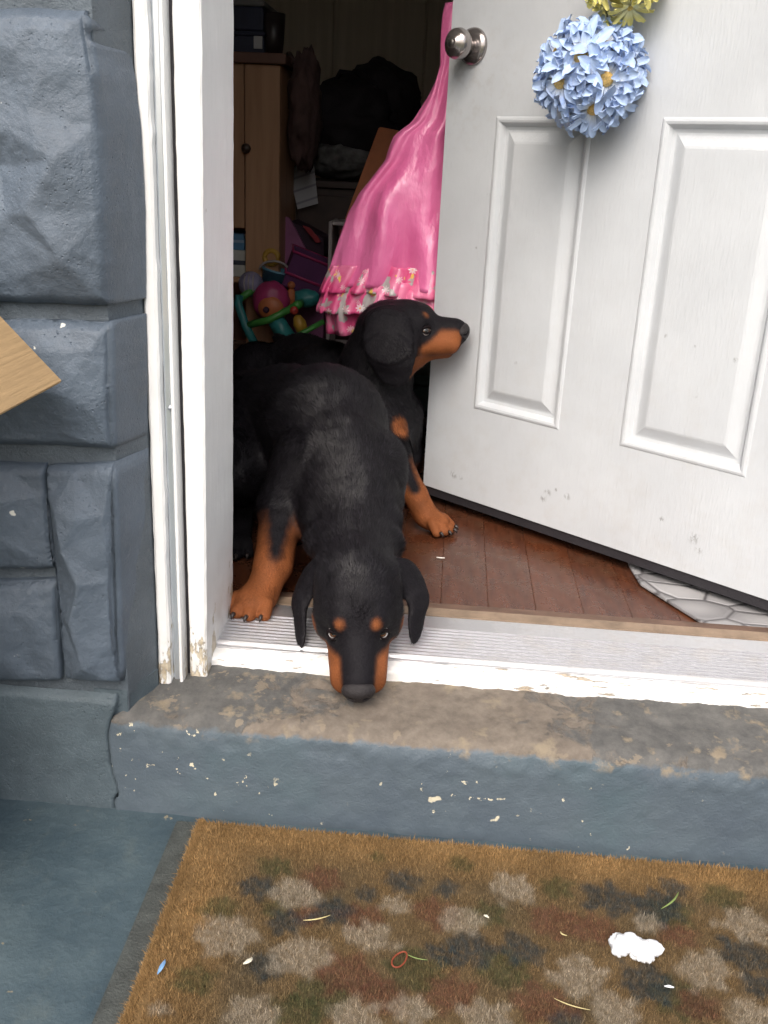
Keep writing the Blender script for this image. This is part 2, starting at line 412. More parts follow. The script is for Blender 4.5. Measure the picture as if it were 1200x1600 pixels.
# return of the base course beside the step tread
extrude_poly('return_base', [(-.46, 1.133, -.05), (-.4135, 1.134, -.05), (-.3895, 1.1995, -.05), (-.46, 1.1995, -.05)], (0, 0, .058), PLINTH, wall, 0)
# plain repeats of the block above, beside and right of the doorway
bm = bmesh.new(); bmesh.ops.create_grid(bm, x_segments=14, y_segments=10, size=.5)
for v in bm.verts:
    a, b = v.co.x, v.co.y; d = min(.5-abs(a), .5-abs(b)); f = min(1, d/.06)
    v.co = Vector((a, -(.9*f*(.6+.5*fbm(a*3+2, b*3, 1.5))), b))
bmesh.ops.reverse_faces(bm, faces=bm.faces[:])
bme = bpy.data.meshes.new('block'); bm.to_mesh(bme); bm.free(); bme.materials.append(BLOCK)
bme.polygons.foreach_set('use_smooth', [True]*len(bme.polygons))
def rep_block(x0, x1, z0, z1, parent):
    o = bpy.data.objects.new('block', bme); COL.objects.link(o); o.parent = parent
    o.matrix_parent_inverse = Matrix.Translation(-Vector(parent.location))
    o.location = ((x0+x1)/2, WY+.009, (z0+z1)/2); o.scale = (x1-x0-.016, .03, z1-z0-.016)
COURSES = [(.875, 1.05), (1.05, 1.40), (1.40, 1.58), (1.58, 1.93), (1.93, 2.11), (2.11, 2.45)]
for ci, (z0, z1) in enumerate([(.006, .357), (.357, .534), (.534, .862)]):
    x = -.66-.0*ci
    while x > -2.2:
        wd = .3+.14*random.random(); rep_block(x-wd, x, z0, z1, wall); x -= wd
for z0, z1 in COURSES:
    x = -.408
    while x > -2.2:
        wd = .26+.2*random.random(); rep_block(x-wd, x, z0, z1, wall); x -= wd
XR = .675              # hinge side of the doorway
wall2 = thing('block_wall', 'grey rock faced block wall on the hinge side of the doorway', 'wall', (1.5, 1.2, ZP), 'walls beside the doorway')
box('mortar_backing', XR+.085, 2.6, WY+.010, 1.30, ZP, 2.6, MORTAR, wall2, .002)
for z0, z1 in [(ZP, .006), (.006, .357), (.357, .534), (.534, .875)]+COURSES:
    x = XR+.088
    while x < 2.4:
        wd = .26+.2*random.random(); rep_block(x, x+wd, z0, z1, wall2); x += wd
lint = thing('lintel', 'grey painted block lintel over the doorway', 'lintel', (.15, 1.2, 2.13))
box('lintel_beam', -.4045, XR+.083, WY+.012, 1.30, 2.13, 2.6, MORTAR, lint, .004)
x = -.40
while x < XR:
    rep_block(x, min(x+.36, XR+.08), 2.14, 2.45, lint); x += .36

# ================================================================== STEP
prof = [(1.119, ZP-.01), (1.1195, -.12), (1.120, -.066), (1.121, -.046), (1.123, -.0365), (1.1275, -.0295), (1.134, -.0255), (1.143, -.0232), (1.16, -.0212), (1.18, -.0192), (1.2, -.0175), (1.225, -.0152), (1.27, -.0118)]
pf = []
for (a, b), (c, d) in zip(prof[:-1], prof[1:]):
    k = max(1, int(sqrt((a-c)**2+(b-d)**2)/.006))
    pf += [(a+(c-a)*t/k, b+(d-b)*t/k) for t in range(k)]
pf.append(prof[-1])
V, Fc = [], []; nxx = 420; xr = 1.25
for i in range(nxx+1):
    s = (i/nxx)
    for (y, z) in pf:
        xl = jag(z)+.0012
        if y > 1.13: xl = -.42+.0*y
        x = xl+(xr-xl)*s
        chip = .0034*fbm(x*30, z*30+y*20, 2, .7, 4)*(1 if -.065 < z else .35)
        big = .003*fbm(x*6, y*6, 4)
        V.append((x, y-chip*(1 if z < -.026 else .2), z+(chip*.8 if z > -.04 else 0)+big*(1 if z > -.05 else 0)))
npf = len(pf)
for i in range(nxx):
    for j in range(npf-1):
        a = i*npf+j; Fc.append((a, a+npf, a+npf+1, a+1))
Fc.append(tuple(range(npf)))
step = mesh('door_step', V, Fc, STEPF, None, True)
tag(step, 'worn concrete door step with flaking blue grey paint and chipped edge', 'step')

# ================================================================== DOOR FRAME
JX = -.325
fr = thing('door_frame', 'white painted wooden door frame with peeling paint and a metal channel', 'door frame', (JX, 1.3, -.03))
def wavy_box(name, x0, x1, y0, y1, z0, z1, mat, parent, amp=.0012, n=150, bev=.003, lean=0.0):
    """upright board, hand painted: slightly uneven arrises"""
    c = [(x0+bev, y0), (x1-bev, y0), (x1, y0+bev), (x1, y1), (x0, y1), (x0, y0+bev)]
    V, Fc = [], []
    for k in range(n+1):
        z = z0+(z1-z0)*k/n
        for q, (x, y) in enumerate(c):
            V.append((x+amp*fbm(z*26, q*3.1, x*9, .6, 4)+(lean*(z-z0) if 0 < q < 4 else 0), y+amp*.5*fbm(z*20, q*5.1, 7, .6, 3), z))
    m = len(c)
    for k in range(n):
        for q in range(m):
            a = k*m+q; b = k*m+(q+1) % m; Fc.append((a, b, b+m, a+m))
    Fc.append(tuple(reversed(range(m)))); Fc.append(tuple(range(n*m, n*m+m)))
    return mesh(name, V, Fc, mat, parent)
LEAN = 0.0
wavy_box('brick_moulding', -.3900, -.3728, 1.203, 1.26, -.040, 2.14, WHITE, fr, .0010, lean=LEAN)
wavy_box('storm_channel', -.3724, -.3606, 1.216, 1.25, -.038, 2.13, CHANNEL, fr, .0, lean=LEAN)
wavy_box('channel_lip', -.3603, -.3562, 1.208, 1.25, -.037, 2.13, WHITE, fr, .0003, bev=.001, lean=LEAN)
wavy_box('jamb_board', -.3500, JX, 1.226, 1.395, -.024, 2.12, WHITE, fr, .0006, lean=.0105)
box('weather_gap', -.358, -.345, 1.236, 1.27, -.02, 2.1, RUBBER, fr, .001)
tube('screw', [(-.367+.004, 1.2135, .393), (-.367+.004, 1.2105, .393)], .0035, CHANNEL, fr, 10)
wavy_box('jamb_board', XR, XR+.055, 1.226, 1.395, -.024, 2.12, WHITE, fr, .0012)
box('head_board', JX+.023, XR, 1.226, 1.395, 2.06, 2.13, WHITE, fr, .003)
wavy_box('brick_moulding', XR+.030, XR+.084, 1.198, 1.225, -.030, 2.14, WHITE, fr, .002)
box('head_moulding', -.372, XR+.03, 1.20, 1.2255, 2.075, 2.13, WHITE, fr, .003)

# ================================================================== THRESHOLD
th = thing('threshold', 'ridged aluminium door threshold with chipped white wooden front', 'threshold', (.18, 1.35, -.03))
def xprofile(name, pr, mat, parent, x0=JX-.003, x1=XR, n=1, amp=0.0, yx=0.0):
    V, Fc = [], []; m = len(pr)
    for i in range(n+1):
        x = x0+(x1-x0)*i/n
        for q, (y, z) in enumerate(pr):
            V.append((x, y+amp*fbm(x*30, q*2.3, 1, .6, 4)+yx*(x-x0), z+amp*fbm(x*24, q*3.3, 6, .6, 4)))
    for i in range(n):
        for q in range(m):
            a = i*m+q; b = i*m+(q+1) % m; Fc.append((a, b, b+m, a+m))
    Fc.append(tuple(range(m))); Fc.append(tuple(reversed(range(n*m, n*m+m))))
    bm = bmesh.new(); bv = [bm.verts.new(v) for v in V]
    for f in Fc: bm.faces.new([bv[k] for k in f])
    bmesh.ops.recalc_face_normals(bm, faces=bm.faces[:])
    return from_bm(name, bm, mat, parent)
rid = [(1.284, -.02), (1.284, .0065), (1.290, .0072)]
y = 1.294; k = 0
while y < 1.382:
    z = .0066+(y-1.294)*.055
    rid += [(y, z), (y+.0006, z+.0050), (y+.0036, z+.0052), (y+.0042, z-.0012)]; y += .0094
rid += [(1.392, .0115), (1.428, .0125), (1.432, .011), (1.432, -.02)]
xprofile('ridged_plate', rid, ALU, th)
xprofile('sill_nose', [(1.257, -.0260), (1.256, -.002), (1.2585, .0015), (1.268, .0035), (1.283, .0045), (1.283, -.0295)], SILLP, th, n=260, amp=.0016)
xprofile('tan_strip', [(1.4325, -.02), (1.4325, .0135), (1.4535, .0165), (1.4545, -.02)], M('tan_wood_strip', (.22, .160, .112), .6, var=.25, vs_=30, bump=.001), th)
xprofile('wood_reducer', [(1.4547, -.02), (1.4547, .015), (1.489, .0085), (1.499, .004), (1.5, -.02)], M('dusty_brown_reducer', (.145, .085, .058), .6, var=.3, vs_=22, bump=.001), th)

# ================================================================== ROOM
def wood_floor_mat():
    g = G('worn_dark_floorboard')
    inf = g.new('ShaderNodeObjectInfo').outputs['Random']
    src = g.map(scale=(1, .12, 1))
    gr = g.noise(85, 6, .65, src=src, dist=.4)
    c = g.mix(g.step(gr, .3, .7), (.044, .0145, .008), (.112, .037, .017))
    c = g.mix(inf, c, g.mix(.4, c, (.12, .036, .013)))
    wear = g.step(g.noise(7, 6, .7), .46, .66)
    c = g.mix(g.math('MULTIPLY', wear, .5), c, (.095, .060, .038))
    sc = g.step(g.noise(220, 3, .6, src=g.map(scale=(1, .18, 1))), .66, .74)
    c = g.mix(g.math('MULTIPLY', sc, .3), c, (.26, .17, .11))
    g.set(color=c, rough=g.ramp(g.noise(18, 5, .6), (.3, .18), (.7, .42)), spec=.55)
    g.bump(g.math('ADD', gr, g.math('MULTIPLY', sc, -.3)), .0008); return g.m
fl = mesh('floor', [(-2.2, 1.4, -.02), (2.6, 1.4, -.02), (2.6, 5.0, -.02), (-2.2, 5.0, -.02)], [(0, 1, 2, 3)], M('subfloor', (.035, .018, .012), .9)); struct(fl)
bm = bmesh.new(); bm_box(bm, -.04085, .04085, 0, 3.46, -.016, 0, .0006, 1)
pme = bpy.data.meshes.new('plank'); bm.to_mesh(pme); bm.free(); pme.materials.append(wood_floor_mat())
for i in range(58):
    o = bpy.data.objects.new('plank', pme); COL.objects.link(o); o.parent = fl
    o.location = (-2.16+i*.082, 1.5, random.uniform(-.0012, .0008))
def wall_panel_mat():
    g = G('beige_wall_panelling'); x, y, z = g.sep()
    c = g.mix(g.step(g.noise(30, 5, .6, src=g.map(scale=(1, 1, .05))), .3, .7), (.42, .36, .28), (.54, .47, .38))
    g.set(color=c, rough=.6); g.bump(g.noise(60, 4, src=g.map(scale=(1, 1, .05))), .001); return g.m
WALLP = wall_panel_mat()
struct(box('wall_back', -2.2, 2.6, 4.62, 4.75, 0, 2.5, WALLP, None, 0))
wb = bpy.data.objects['wall_back']
for i in range(12):
    box('panel', -2.2+.40*i+.003, -2.2+.40*(i+1)-.003, 4.603, 4.619, .01, 2.49, WALLP, wb, .004)
struct(box('wall_left', -2.3, -2.2, 1.305, 4.75, 0, 2.5, WALLP, None, 0))
struct(box('wall_right', 2.6, 2.7, 1.305, 4.75, 0, 2.5, WALLP, None, 0))
struct(box('ceiling', -2.3, 2.7, 1.305, 4.75, 2.5, 2.62, M('ceiling_white', (.6, .58, .54), .8), None, 0))
inner = M('plain_inner_wall', (.66, .62, .56), .7)
struct(box('wall_front', -2.2, -.41, 1.305, 1.38, 0, 2.5, inner, None, 0))
box('wall_front_right', XR+.06, 2.6, 1.305, 1.38, 0, 2.5, inner, bpy.data.objects['wall_front'], 0)
box('wall_front_over', -.41, XR+.06, 1.305, 1.38, 2.14, 2.5, inner, bpy.data.objects['wall_front'], 0)

# ================================================================== DOOR
DA = np.array([-.040, 2.033, 0.0]); DD = np.array([.770, -.638, 0.0]); DD /= np.linalg.norm(DD); DN = np.array([DD[1], -DD[0], 0.0])
DW, DZ0, DZ1 = .90, .040, 2.04
def DP(L, z, off=0.0): return DA+DD*L+DN*off+np.array([0, 0, z])
def door_mat():
    g = G('white_steel_door'); x, y, z = g.sep()
    c = g.mix(g.step(g.noise(6, 5, .6), .3, .7), (.522, .546, .570), (.580, .606, .630))
    low = g.new_range(z, .05, .75, .65, .0)
    dirt = g.math('MULTIPLY', g.step(g.noise(16, 7, .7), .48, .74), low)
    c = g.mix(g.math('MULTIPLY', dirt, .55), c, (.47, .455, .43))
    sm_ = g.math('MULTIPLY', g.near(DP(.06, .86), .03, .16), g.step(g.noise(45, 5, .65), .5, .7)); c = g.mix(g.math('MULTIPLY', sm_, .35), c, (.40, .38, .36))
    sc = None
    for (L, zz, r) in [(.085, .085, .010), (.105, .0835, .006), (.318, .094, .008), (.326, .108, .009), (.372, .113, .008), (.345, .12, .004), (.64, .108, .012), (.652, .09, .008), (.575, .125, .006), (.60, .36, .006), (.22, .35, .004), (.53, .45, .004), (.585, .44, .004), (.12, .66, .004), (.10, .56, .003), (.66, .43, .005)]:
        m = g.near(DP(L, zz), r*.15, r*1.15); sc = m if sc is None else g.math('MAXIMUM', sc, m)
    sc = g.math('MULTIPLY', sc, g.step(g.noise(170, 5, .7, src=g.map(scale=(1, 1, .55))), .46, .60))
    c = g.mix(g.math('MULTIPLY', sc, .8), c, (.16, .155, .15))
    g.set(color=c, rough=.42, spec=.45); g.bump(g.math('ADD', g.noise(300, 3, .6, src=g.map(scale=(1, 1, .12))), g.math('MULTIPLY', g.noise(9, 2), 2.0)), .0007); return g.m
DOORM = door_mat()
door = thing('front_door', 'white six panel steel front door standing half open', 'door', (.35, 1.7, DZ0))
LS = [0, .125, .336, .470, .712, DW]; ZS = [DZ0, .240, .800, 1.000, 1.560, 1.660, 1.900, DZ1]
PAN = {(i, j) for i in (1, 3) for j in (1, 3, 5)}
def dmesh(name, V, Fc, mat=DOORM, parent=door, smooth=False):
    bm = bmesh.new(); bv = [bm.verts.new(tuple(map(float, v))) for v in V]
    for f in Fc: bm.faces.new([bv[i] for i in f])
    bmesh.ops.recalc_face_normals(bm, faces=bm.faces[:]); return from_bm(name, bm, mat, parent, smooth)
V, Fc = [], []
TH = .044
for i in range(5):
    for j in range(7):
        b = len(V); V += [DP(LS[i], ZS[j]), DP(LS[i+1], ZS[j]), DP(LS[i+1], ZS[j+1]), DP(LS[i], ZS[j+1])]
        if (i, j) not in PAN: Fc.append((b, b+1, b+2, b+3))
b = len(V)
V += [DP(0, DZ0), DP(DW, DZ0), DP(DW, DZ1), DP(0, DZ1), DP(0, DZ0, -TH), DP(DW, DZ0, -TH), DP(DW, DZ1, -TH), DP(0, DZ1, -TH)]
Fc += [(b+4, b+5, b+6, b+7), (b, b+1, b+5, b+4), (b+1, b+2, b+6, b+5), (b+2, b+3, b+7, b+6), (b+3, b, b+4, b+7)]
me = bpy.data.meshes.new('leaf'); me.from_pydata([tuple(v) for v in V], [], Fc); link('leaf', me, DOORM, door)
PPR = [(0, 0), (.002, .0016), (.006, .0026), (.010, .0016), (.013, -.002), (.017, -.0095), (.023, -.0105), (.027, -.0095), (.043, -.0022), (.047, -.0012), (.055, -.001)]
for (i, j) in sorted(PAN):
    V, Fc = [], []
    for o_, d_ in PPR:
        V += [DP(LS[i]+o_, ZS[j]+o_, d_), DP(LS[i+1]-o_, ZS[j]+o_, d_), DP(LS[i+1]-o_, ZS[j+1]-o_, d_), DP(LS[i]+o_, ZS[j+1]-o_, d_)]
    for k in range(len(PPR)-1):
        for q in range(4):
            a = k*4+q; c = k*4+(q+1) % 4; Fc.append((a, c, c+4, a+4))
    e = (len(PPR)-1)*4; Fc.append((e, e+1, e+2, e+3))
    me = bpy.data.meshes.new('panel'); me.from_pydata([tuple(v) for v in V], [], Fc); link('panel', me, DOORM, door)
dmesh('door_sweep', [DP(.004, .020, -.004), DP(DW, .020, -.004), DP(DW, .0395, -.004), DP(.004, .0395, -.004), DP(.004, .020, -.034), DP(DW, .020, -.034), DP(DW, .0395, -.034), DP(.004, .0395, -.034)],
      [(0, 1, 2, 3), (4, 5, 6, 7), (0, 1, 5, 4), (1, 2, 6, 5), (2, 3, 7, 6), (3, 0, 4, 7)], RUBBER)
zq = Vector(DN).to_track_quat('Z', 'Y').to_matrix().to_4x4()
def door_at(L, z, off=0): return Matrix.Translation(Vector(DP(L, z, off))) @ zq
def knob(sign):
    mt = door_at(.058, .921, 0 if sign > 0 else -TH)
    if sign < 0: mt = mt @ Matrix.Rotation(pi, 4, 'X')
    k = lathe('knob', [(.0, .066), (.009, .0655), (.012, .0635), (.0125, .0625), (.020, .060), (.0255, .054), (.0275, .046), (.0262, .038), (.021, .030), (.0145, .024), (.0125, .018), (.0135, .012)], NICKEL, door, mt, 40)
    lathe('rose', [(.0135, .0135), (.019, .0125), (.024, .010), (.0315, .0065), (.0325, .003), (.0325, .0003)], NICKEL, door, mt, 40)
    lathe('keyhole', [(0, .0672), (.006, .0670), (.0065, .0655)], M('dark_steel', (.16, .15, .14), .35, .8), k, mt, 20)
knob(1); knob(-1)
for zz in (.25, 1.05, 1.83):
    p = DP(DW+.006, zz, -.004); tube('hinge', [(p[0], p[1], zz-.05), (p[0], p[1], zz+.05)], .007, NICKEL, door, 12)

# ================================================================== FLOWER BALLS ON THE DOOR
def petal_mat(name, tipc, basec):
    g = G(name); x, y, z = g.sep()
    t = g.new_range(x, .25, .62)
    c = g.mix(t, basec, tipc)
    c = g.mix(g.math('MULTIPLY', g.step(g.noise(14, 3, src=g.map(scale=(.15, 3, 1))), .42, .62), .35), c, tuple(v*.62 for v in tipc))
    g.set(color=c, rough=.7, sheen=.2); g.b.inputs['Subsurface Weight'].default_value = 0.0
    return g.m
def petal_mesh(name, mat, seed, width=.19, notch=.04):
    r = random.Random(seed); V, Fc = [], []; n = 7
    for i in range(n+1):
        t = i/n; wdt = width*(.30, .48, .68, .86, .98, 1.0, .86, .42)[i]
        for k, s in enumerate((-1, -.5, 0, .5, 1)):
            V.append((t-(notch*abs(s) if i == n else 0), s*wdt, .16*t-.30*t*t*(.6+.6*r.random()*.3)+.05*(s*s)*(.6+t)+.012*r.uniform(-1, 1)))
    for i in range(n):
        for k in range(4):
            a = i*5+k; Fc.append((a, a+1, a+6, a+5))
    me = bpy.data.meshes.new(name); me.from_pydata(V, [], Fc); me.polygons.foreach_set('use_smooth', [True]*len(me.polygons)); me.materials.append(mat)
    return me
def flower_ball(name, label, center, nrm, R, dirs, size, tipc, basec, discc, seed, npet=(14, 11)):
    r = random.Random(seed); center = Vector(center)
    ball = thing(name, label, 'flower ball', center, 'flower balls on the door')
    pm = petal_mat(name+'_petal', tipc, basec); meshes = [petal_mesh('petal', pm, seed+i, .118+.013*i) for i in range(4)]
    core = blob('foam_core', center, (R*.62,)*3, M(name+'_core', tuple(v*.7 for v in tipc), .9), ball, .05, sub=3)
    dm = M(name+'_disc', discc, .85, var=.3, vs_=300, bump=.002, bs=500)
    for d in dirs:
        d = Vector(d).normalized(); q = d.to_track_quat('Z', 'Y') ; pos = center+d*R*.80
        bm = bmesh.new(); bmesh.ops.create_icosphere(bm, subdivisions=3, radius=1)
        ds_ = 1.0 if r.random() < .6 else .6
        for v in bm.verts: v.co = ds_*(q @ Vector((v.co.x*size*.20, v.co.y*size*.20, v.co.z*size*.13+size*.12)))+pos
        f = from_bm('flower', bm, dm, ball, True)
        for ring, (cnt, tilt, sc) in enumerate(((npet[0], .14, 1.0), (npet[1], .46, .80))):
            for k in range(cnt):
                o = bpy.data.objects.new('petal', meshes[r.randrange(4)]); COL.objects.link(o); o.parent = f
                a = 2*pi*(k+.5*ring+r.uniform(-.18, .18))/cnt
                s = size*sc*r.uniform(.86, 1.1)
                o.matrix_local = Matrix.Translation(pos) @ q.to_matrix().to_4x4() @ Matrix.Rotation(a, 4, 'Z') @ Matrix.Translation((size*.05, 0, size*.02*ring)) @ Matrix.Rotation(-(tilt+r.uniform(-.12, .12)), 4, 'Y') @ Matrix.Rotation(r.uniform(-.25, .25), 4, 'X') @ Matrix.Diagonal((s, s, s, 1))
    return ball
def hemi_dirs(n, nrm, up, seed, lo=-.12):
    r = random.Random(seed); nrm = Vector(nrm); sd = nrm.cross(Vector((0, 0, 1))).normalized(); out = []
    tot = int(n*2/(1-lo))
    for i in range(tot):
        z = 1-2*(i+.5)/tot; a = i*2.39996+1.1; q = sqrt(1-z*z)
        if z < lo: break
        out.append(nrm*z+sd*q*cos(a)+Vector((0, 0, 1))*q*sin(a))
    return out
fc_ = PY(922, 118, 1.755)
bn = (Vector(DN)+Vector((.35, -.45, .05))).normalized()
flower_ball('blue_flower_ball', 'ball of pale blue silk daisies with yellow centres hung on the white door', fc_, DN, .077, hemi_dirs(12, bn, None, 2), .058, (.46, .60, .86), (.78, .82, .84), (.72, .48, .16), 21)
yc_ = PY(978, -32, 1.735)
flower_ball('yellow_flower_ball', 'pale yellow silk flower ball at the top edge of the photo', yc_, DN, .060, hemi_dirs(9, bn, None, 5), .040, (.72, .66, .22), (.80, .78, .50), (.60, .42, .10), 43, (11, 9))
tube('hanging_ribbon', [DP(.33, .95, .004), DP(.33, 1.4, .003), DP(.33, 2.03, .002)], .0012, M('clear_thread', (.7, .7, .7), .4), bpy.data.objects['yellow_flower_ball'])

# ================================================================== PINK RAINCOAT
def vinyl(name, pr):
    g = G(name); x, y, z = g.sep()
    base = g.mix(g.step(g.noise(10, 3), .3, .7), (.66, .125, .31), (.76, .19, .40))
    if pr:
        base = g.mix(g.step(g.noise(13, 3, .5), .45, .6), (.68, .07, .22), (.78, .20, .36))
        g1 = g.step(g.noise(32, 2, .5, src=g.map(loc=(2, 0, 1))), .585, .61)
        base = g.mix(g1, base, (.40, .37, .36))
        s2 = g.map(scale=(1, .02, 1), loc=(.013, 0, .02))
        n = g.new('ShaderNodeTexVoronoi', feature='F1'); g.put(n.inputs['Vector'], s2); n.inputs['Scale'].default_value = 34
        v = g.new('ShaderNodeVectorMath', operation='SUBTRACT'); g.put(v.inputs[0], s2); g.put(v.inputs[1], n.outputs['Position'])
        vx, vy, vz = g.sep(v.outputs[0])
        an = g.math('ARCTAN2', vz, vx); pet = g.math('ADD', .27, g.math('MULTIPLY', g.math('COSINE', g.math('MULTIPLY', an, 8.0)), .075))
        fl_ = g.math('LESS_THAN', n.outputs['Distance'], pet)
        rr = g.sep(n.outputs['Color'])
        fl_ = g.math('MULTIPLY', fl_, g.math('GREATER_THAN', rr[0], .30))
        base = g.mix(g.math('MULTIPLY', fl_, .8), base, (.80, .70, .70))
        base = g.mix(g.math('LESS_THAN', n.outputs['Distance'], .07), base, (.80, .42, .10))
        base = g.mix(g.step(g.noise(30, 2, .5, src=g.map(loc=(9, 0, 4))), .68, .70), base, (.80, .58, .12))
    g.set(color=base, rough=.32, coat=.5, coatr=.14, spec=.5); g.bump(g.noise(30, 4, .6, src=g.map(scale=(1, 1, .4))), .0065); return g.m
VIN = vinyl('pink_vinyl', False); VINP = vinyl('floral_pink_vinyl', True)
coat = thing('raincoat', 'shiny pink plastic child raincoat with floral frilled hem hanging behind the door', 'raincoat', (-.05, 2.13, .9))
CL = [(1.02, -.052), (.993, -.057), (.901, -.060), (.841, -.082), (.791, -.108), (.765, -.142), (.74, -.152), (.715, -.160), (.648, -.218), (.609, -.238), (.535, -.256), (.487, -.270), (.445, -.284), (.41, -.292), (.354, -.286)]
CR = [(1.02, .01), (.90, .02), (.79, .05), (.65, .09), (.5, .115), (.354, .13)]
def lin(tab, z):
    t = sorted(tab); return float(np.interp(z, [a for a, b in t], [b for a, b in t]))
def coat_loop(z, grow=0.0, fold=1.0, freq=7, ph=0.0, n=110):
    xl, xr = lin(CL, z)-grow, lin(CR, z)+grow; xc = (xl+xr)/2; hw = (xr-xl)/2
    hd = min(.055, .012+hw*.24)+grow; t = min(1, max(0, (1.0-z)/.55)); out = []
    for k in range(n):
        a = 2*pi*k/n; cx = cos(a)
        x = xc+hw*cx+.004*sin(9*z*3+a*3)
        f = fold*(.003+.017*t)*(.6*sin(freq*a+2.2*sin(5*z)+ph)+.5*sin((freq*1.7)*a+7*z+1.3+ph)+.35*fbm(cx*5, z*7, 2))
        y = 2.16+hd*sin(a)*(1.0)+f*(abs(sin(a))**.6)*(1 if sin(a) < 0 else .5)-.035*t
        y = max(y, 2.033+.012+.055-.83*(x+.04)) if x > -.035 else y
        out.append((x, y, z+.004*t*sin(3*a+1)))
    return out
def coat_part(name, zs, mat, parent, **kw):
    V, Fc = [], []; n = 110
    for i, z in enumerate(zs):
        k2 = {k: (v(i/(len(zs)-1)) if callable(v) else v) for k, v in kw.items()}
        V += coat_loop(z, **k2)
    for i in range(len(zs)-1):
        for k in range(n): Fc.append((i*n+k, i*n+(k+1) % n, (i+1)*n+(k+1) % n, (i+1)*n+k))
    o = mesh(name, V, Fc, mat, parent, True); m = o.modifiers.new('thick', 'SOLIDIFY'); m.thickness = .0016; return o
coat_part('coat_body', [1.015-(.56)*i/64 for i in range(65)], VIN, coat)
coat_part('lining_hem', [.47-(.47-.352)*i/10 for i in range(11)], VINP, coat, grow=-.008, freq=9)
coat_part('frill', [.500-.058*i/10 for i in range(11)], VINP, coat, grow=lambda t: .001+.011*t, freq=19, fold=lambda t: .7+.45*t)
coat_part('frill', [.455-.056*i/10 for i in range(11)], VINP, coat, grow=lambda t: .001+.012*t, freq=22, fold=lambda t: .6+.5*t, ph=1.1)
tube('hood_loop', [(-.035, 2.115, 1.0), (-.01, 2.10, 1.03), (.055, 2.075, .965), (.07, 2.07, .945)], .009, VIN, coat)

# ================================================================== DOORMAT
MZ = ZP+.006
def mat_px(px, py): p = PZ(px, py, ZP+.018); return p[0], p[1]
mat = thing('doormat', 'brown coir doormat with faded flower print and black rubber border', 'doormat', (.1, .82, ZP))
TL = Vector(mat_px(318, 1280)); BL = Vector(mat_px(192, 1612)); TR_ = Vector(mat_px(1200, 1358))
ux = (TR_-TL).normalized(); uy = Vector((ux.y, -ux.x)); ML, MD = .92, .50
ux2 = (BL-TL).normalized()
def mp(s, t, z): q = TL+ux*s+ux2*t; return (q.x, q.y, z)
BW = .040
extrude_poly('rubber_border', [mp(-BW, -.006, MZ-.0055), mp(ML+BW, -.006, MZ-.0055), mp(ML+BW, MD+BW, MZ-.0055), mp(-BW, MD+BW, MZ-.0055)], (0, 0, .0075), M('mat_rubber', (.052, .058, .054), .7, var=.3, vs_=40, bump=.002, bs=300), mat, .0016)
WHF = [(805, 1385, 42), (722, 1437, 38), (462, 1396, 40), (472, 1490, 48), (352, 1462, 50), (575, 1462, 40), (905, 1525, 48), (1105, 1515, 46), (1165, 1447, 46), (618, 1412, 30), (395, 1585, 40), (965, 1578, 40), (640, 1575, 34), (1010, 1440, 26), (760, 1590, 40), (560, 1590, 40), (250, 1575, 20), (1180, 1585, 40)]
DKF = [(625, 1375, 34), (520, 1425, 34), (735, 1480, 44), (815, 1482, 40), (955, 1405, 46), (1025, 1415, 46), (1005, 1535, 46), (1165, 1490, 46), (400, 1385, 34), (445, 1440, 34), (575, 1395, 24), (700, 1388, 28), (420, 1510, 30), (1190, 1540, 36), (690, 1490, 30), (1050, 1385, 26), (880, 1600, 30)]
RDF = [(500, 1372, 36), (565, 1432, 38), (680, 1425, 40), (480, 1430, 30), (870, 1440, 44), (540, 1520, 46), (930, 1450, 40), (700, 1550, 44), (1060, 1460, 34), (850, 1570, 44), (600, 1560, 40), (1090, 1570, 34)]
GNF = [(432, 1352, 32), (868, 1385, 34), (790, 1510, 44), (345, 1418, 30), (1050, 1428, 40), (430, 1420, 26), (660, 1520, 50), (1060, 1560, 44), (500, 1555, 44), (760, 1430, 34), (300, 1530, 36), (1130, 1400, 34), (590, 1340, 20), (720, 1350, 26), (460, 1580, 40)]
def blobs(L): return np.array([[*mat_px(a, b), c*.00088] for a, b, c in L])
WHB, DKB, RDB, GNB = map(blobs, (WHF, DKF, RDF, GNF))
def coir_col(xy):
    n = len(xy); c = np.tile(np.array([.262, .160, .066]), (n, 1))
    nz = np.array([mnoise.noise(Vector((p[0]*60, p[1]*60, 3))) for p in xy]); nz2 = np.array([mnoise.noise(Vector((p[0]*14, p[1]*14, 8))) for p in xy])
    nz3 = np.array([mnoise.noise(Vector((p[0]*170, p[1]*170, 5))) for p in xy])
    c *= (1+.35*nz2[:, None])
    inner_ = np.clip((xy[:, 0]-TL.x-.04)/.06, 0, 1)*np.clip((TL.y-.03-xy[:, 1])/.05, 0, 1)
    dirt = np.array([.098, .077, .045]); f = (inner_*(.62+.4*nz2))[:, None].clip(0, .85); c = c*(1-f)+dirt*f
    for B, colr, op in ((GNB, (.058, .066, .026), .72), (RDB, (.140, .056, .036), .70), (DKB, (.032, .046, .052), .80), (WHB, (.33, .28, .21), .80)):
        for x, y, r in B:
            dx, dy = xy[:, 0]-x, xy[:, 1]-y; d = np.hypot(dx, dy*1.15); a = np.arctan2(dy, dx)
            rr = r*(.95+.12*np.cos(6*a+x*90)+.34*nz+.25*nz2)
            m = np.clip((rr-d)/(.011), 0, 1)*op; m = m*np.clip(.80+.7*nz3, .15, 1)
            m = m[:, None]; c = c*(1-m)+np.array(colr)*m
    return np.clip(c, .008, 1)
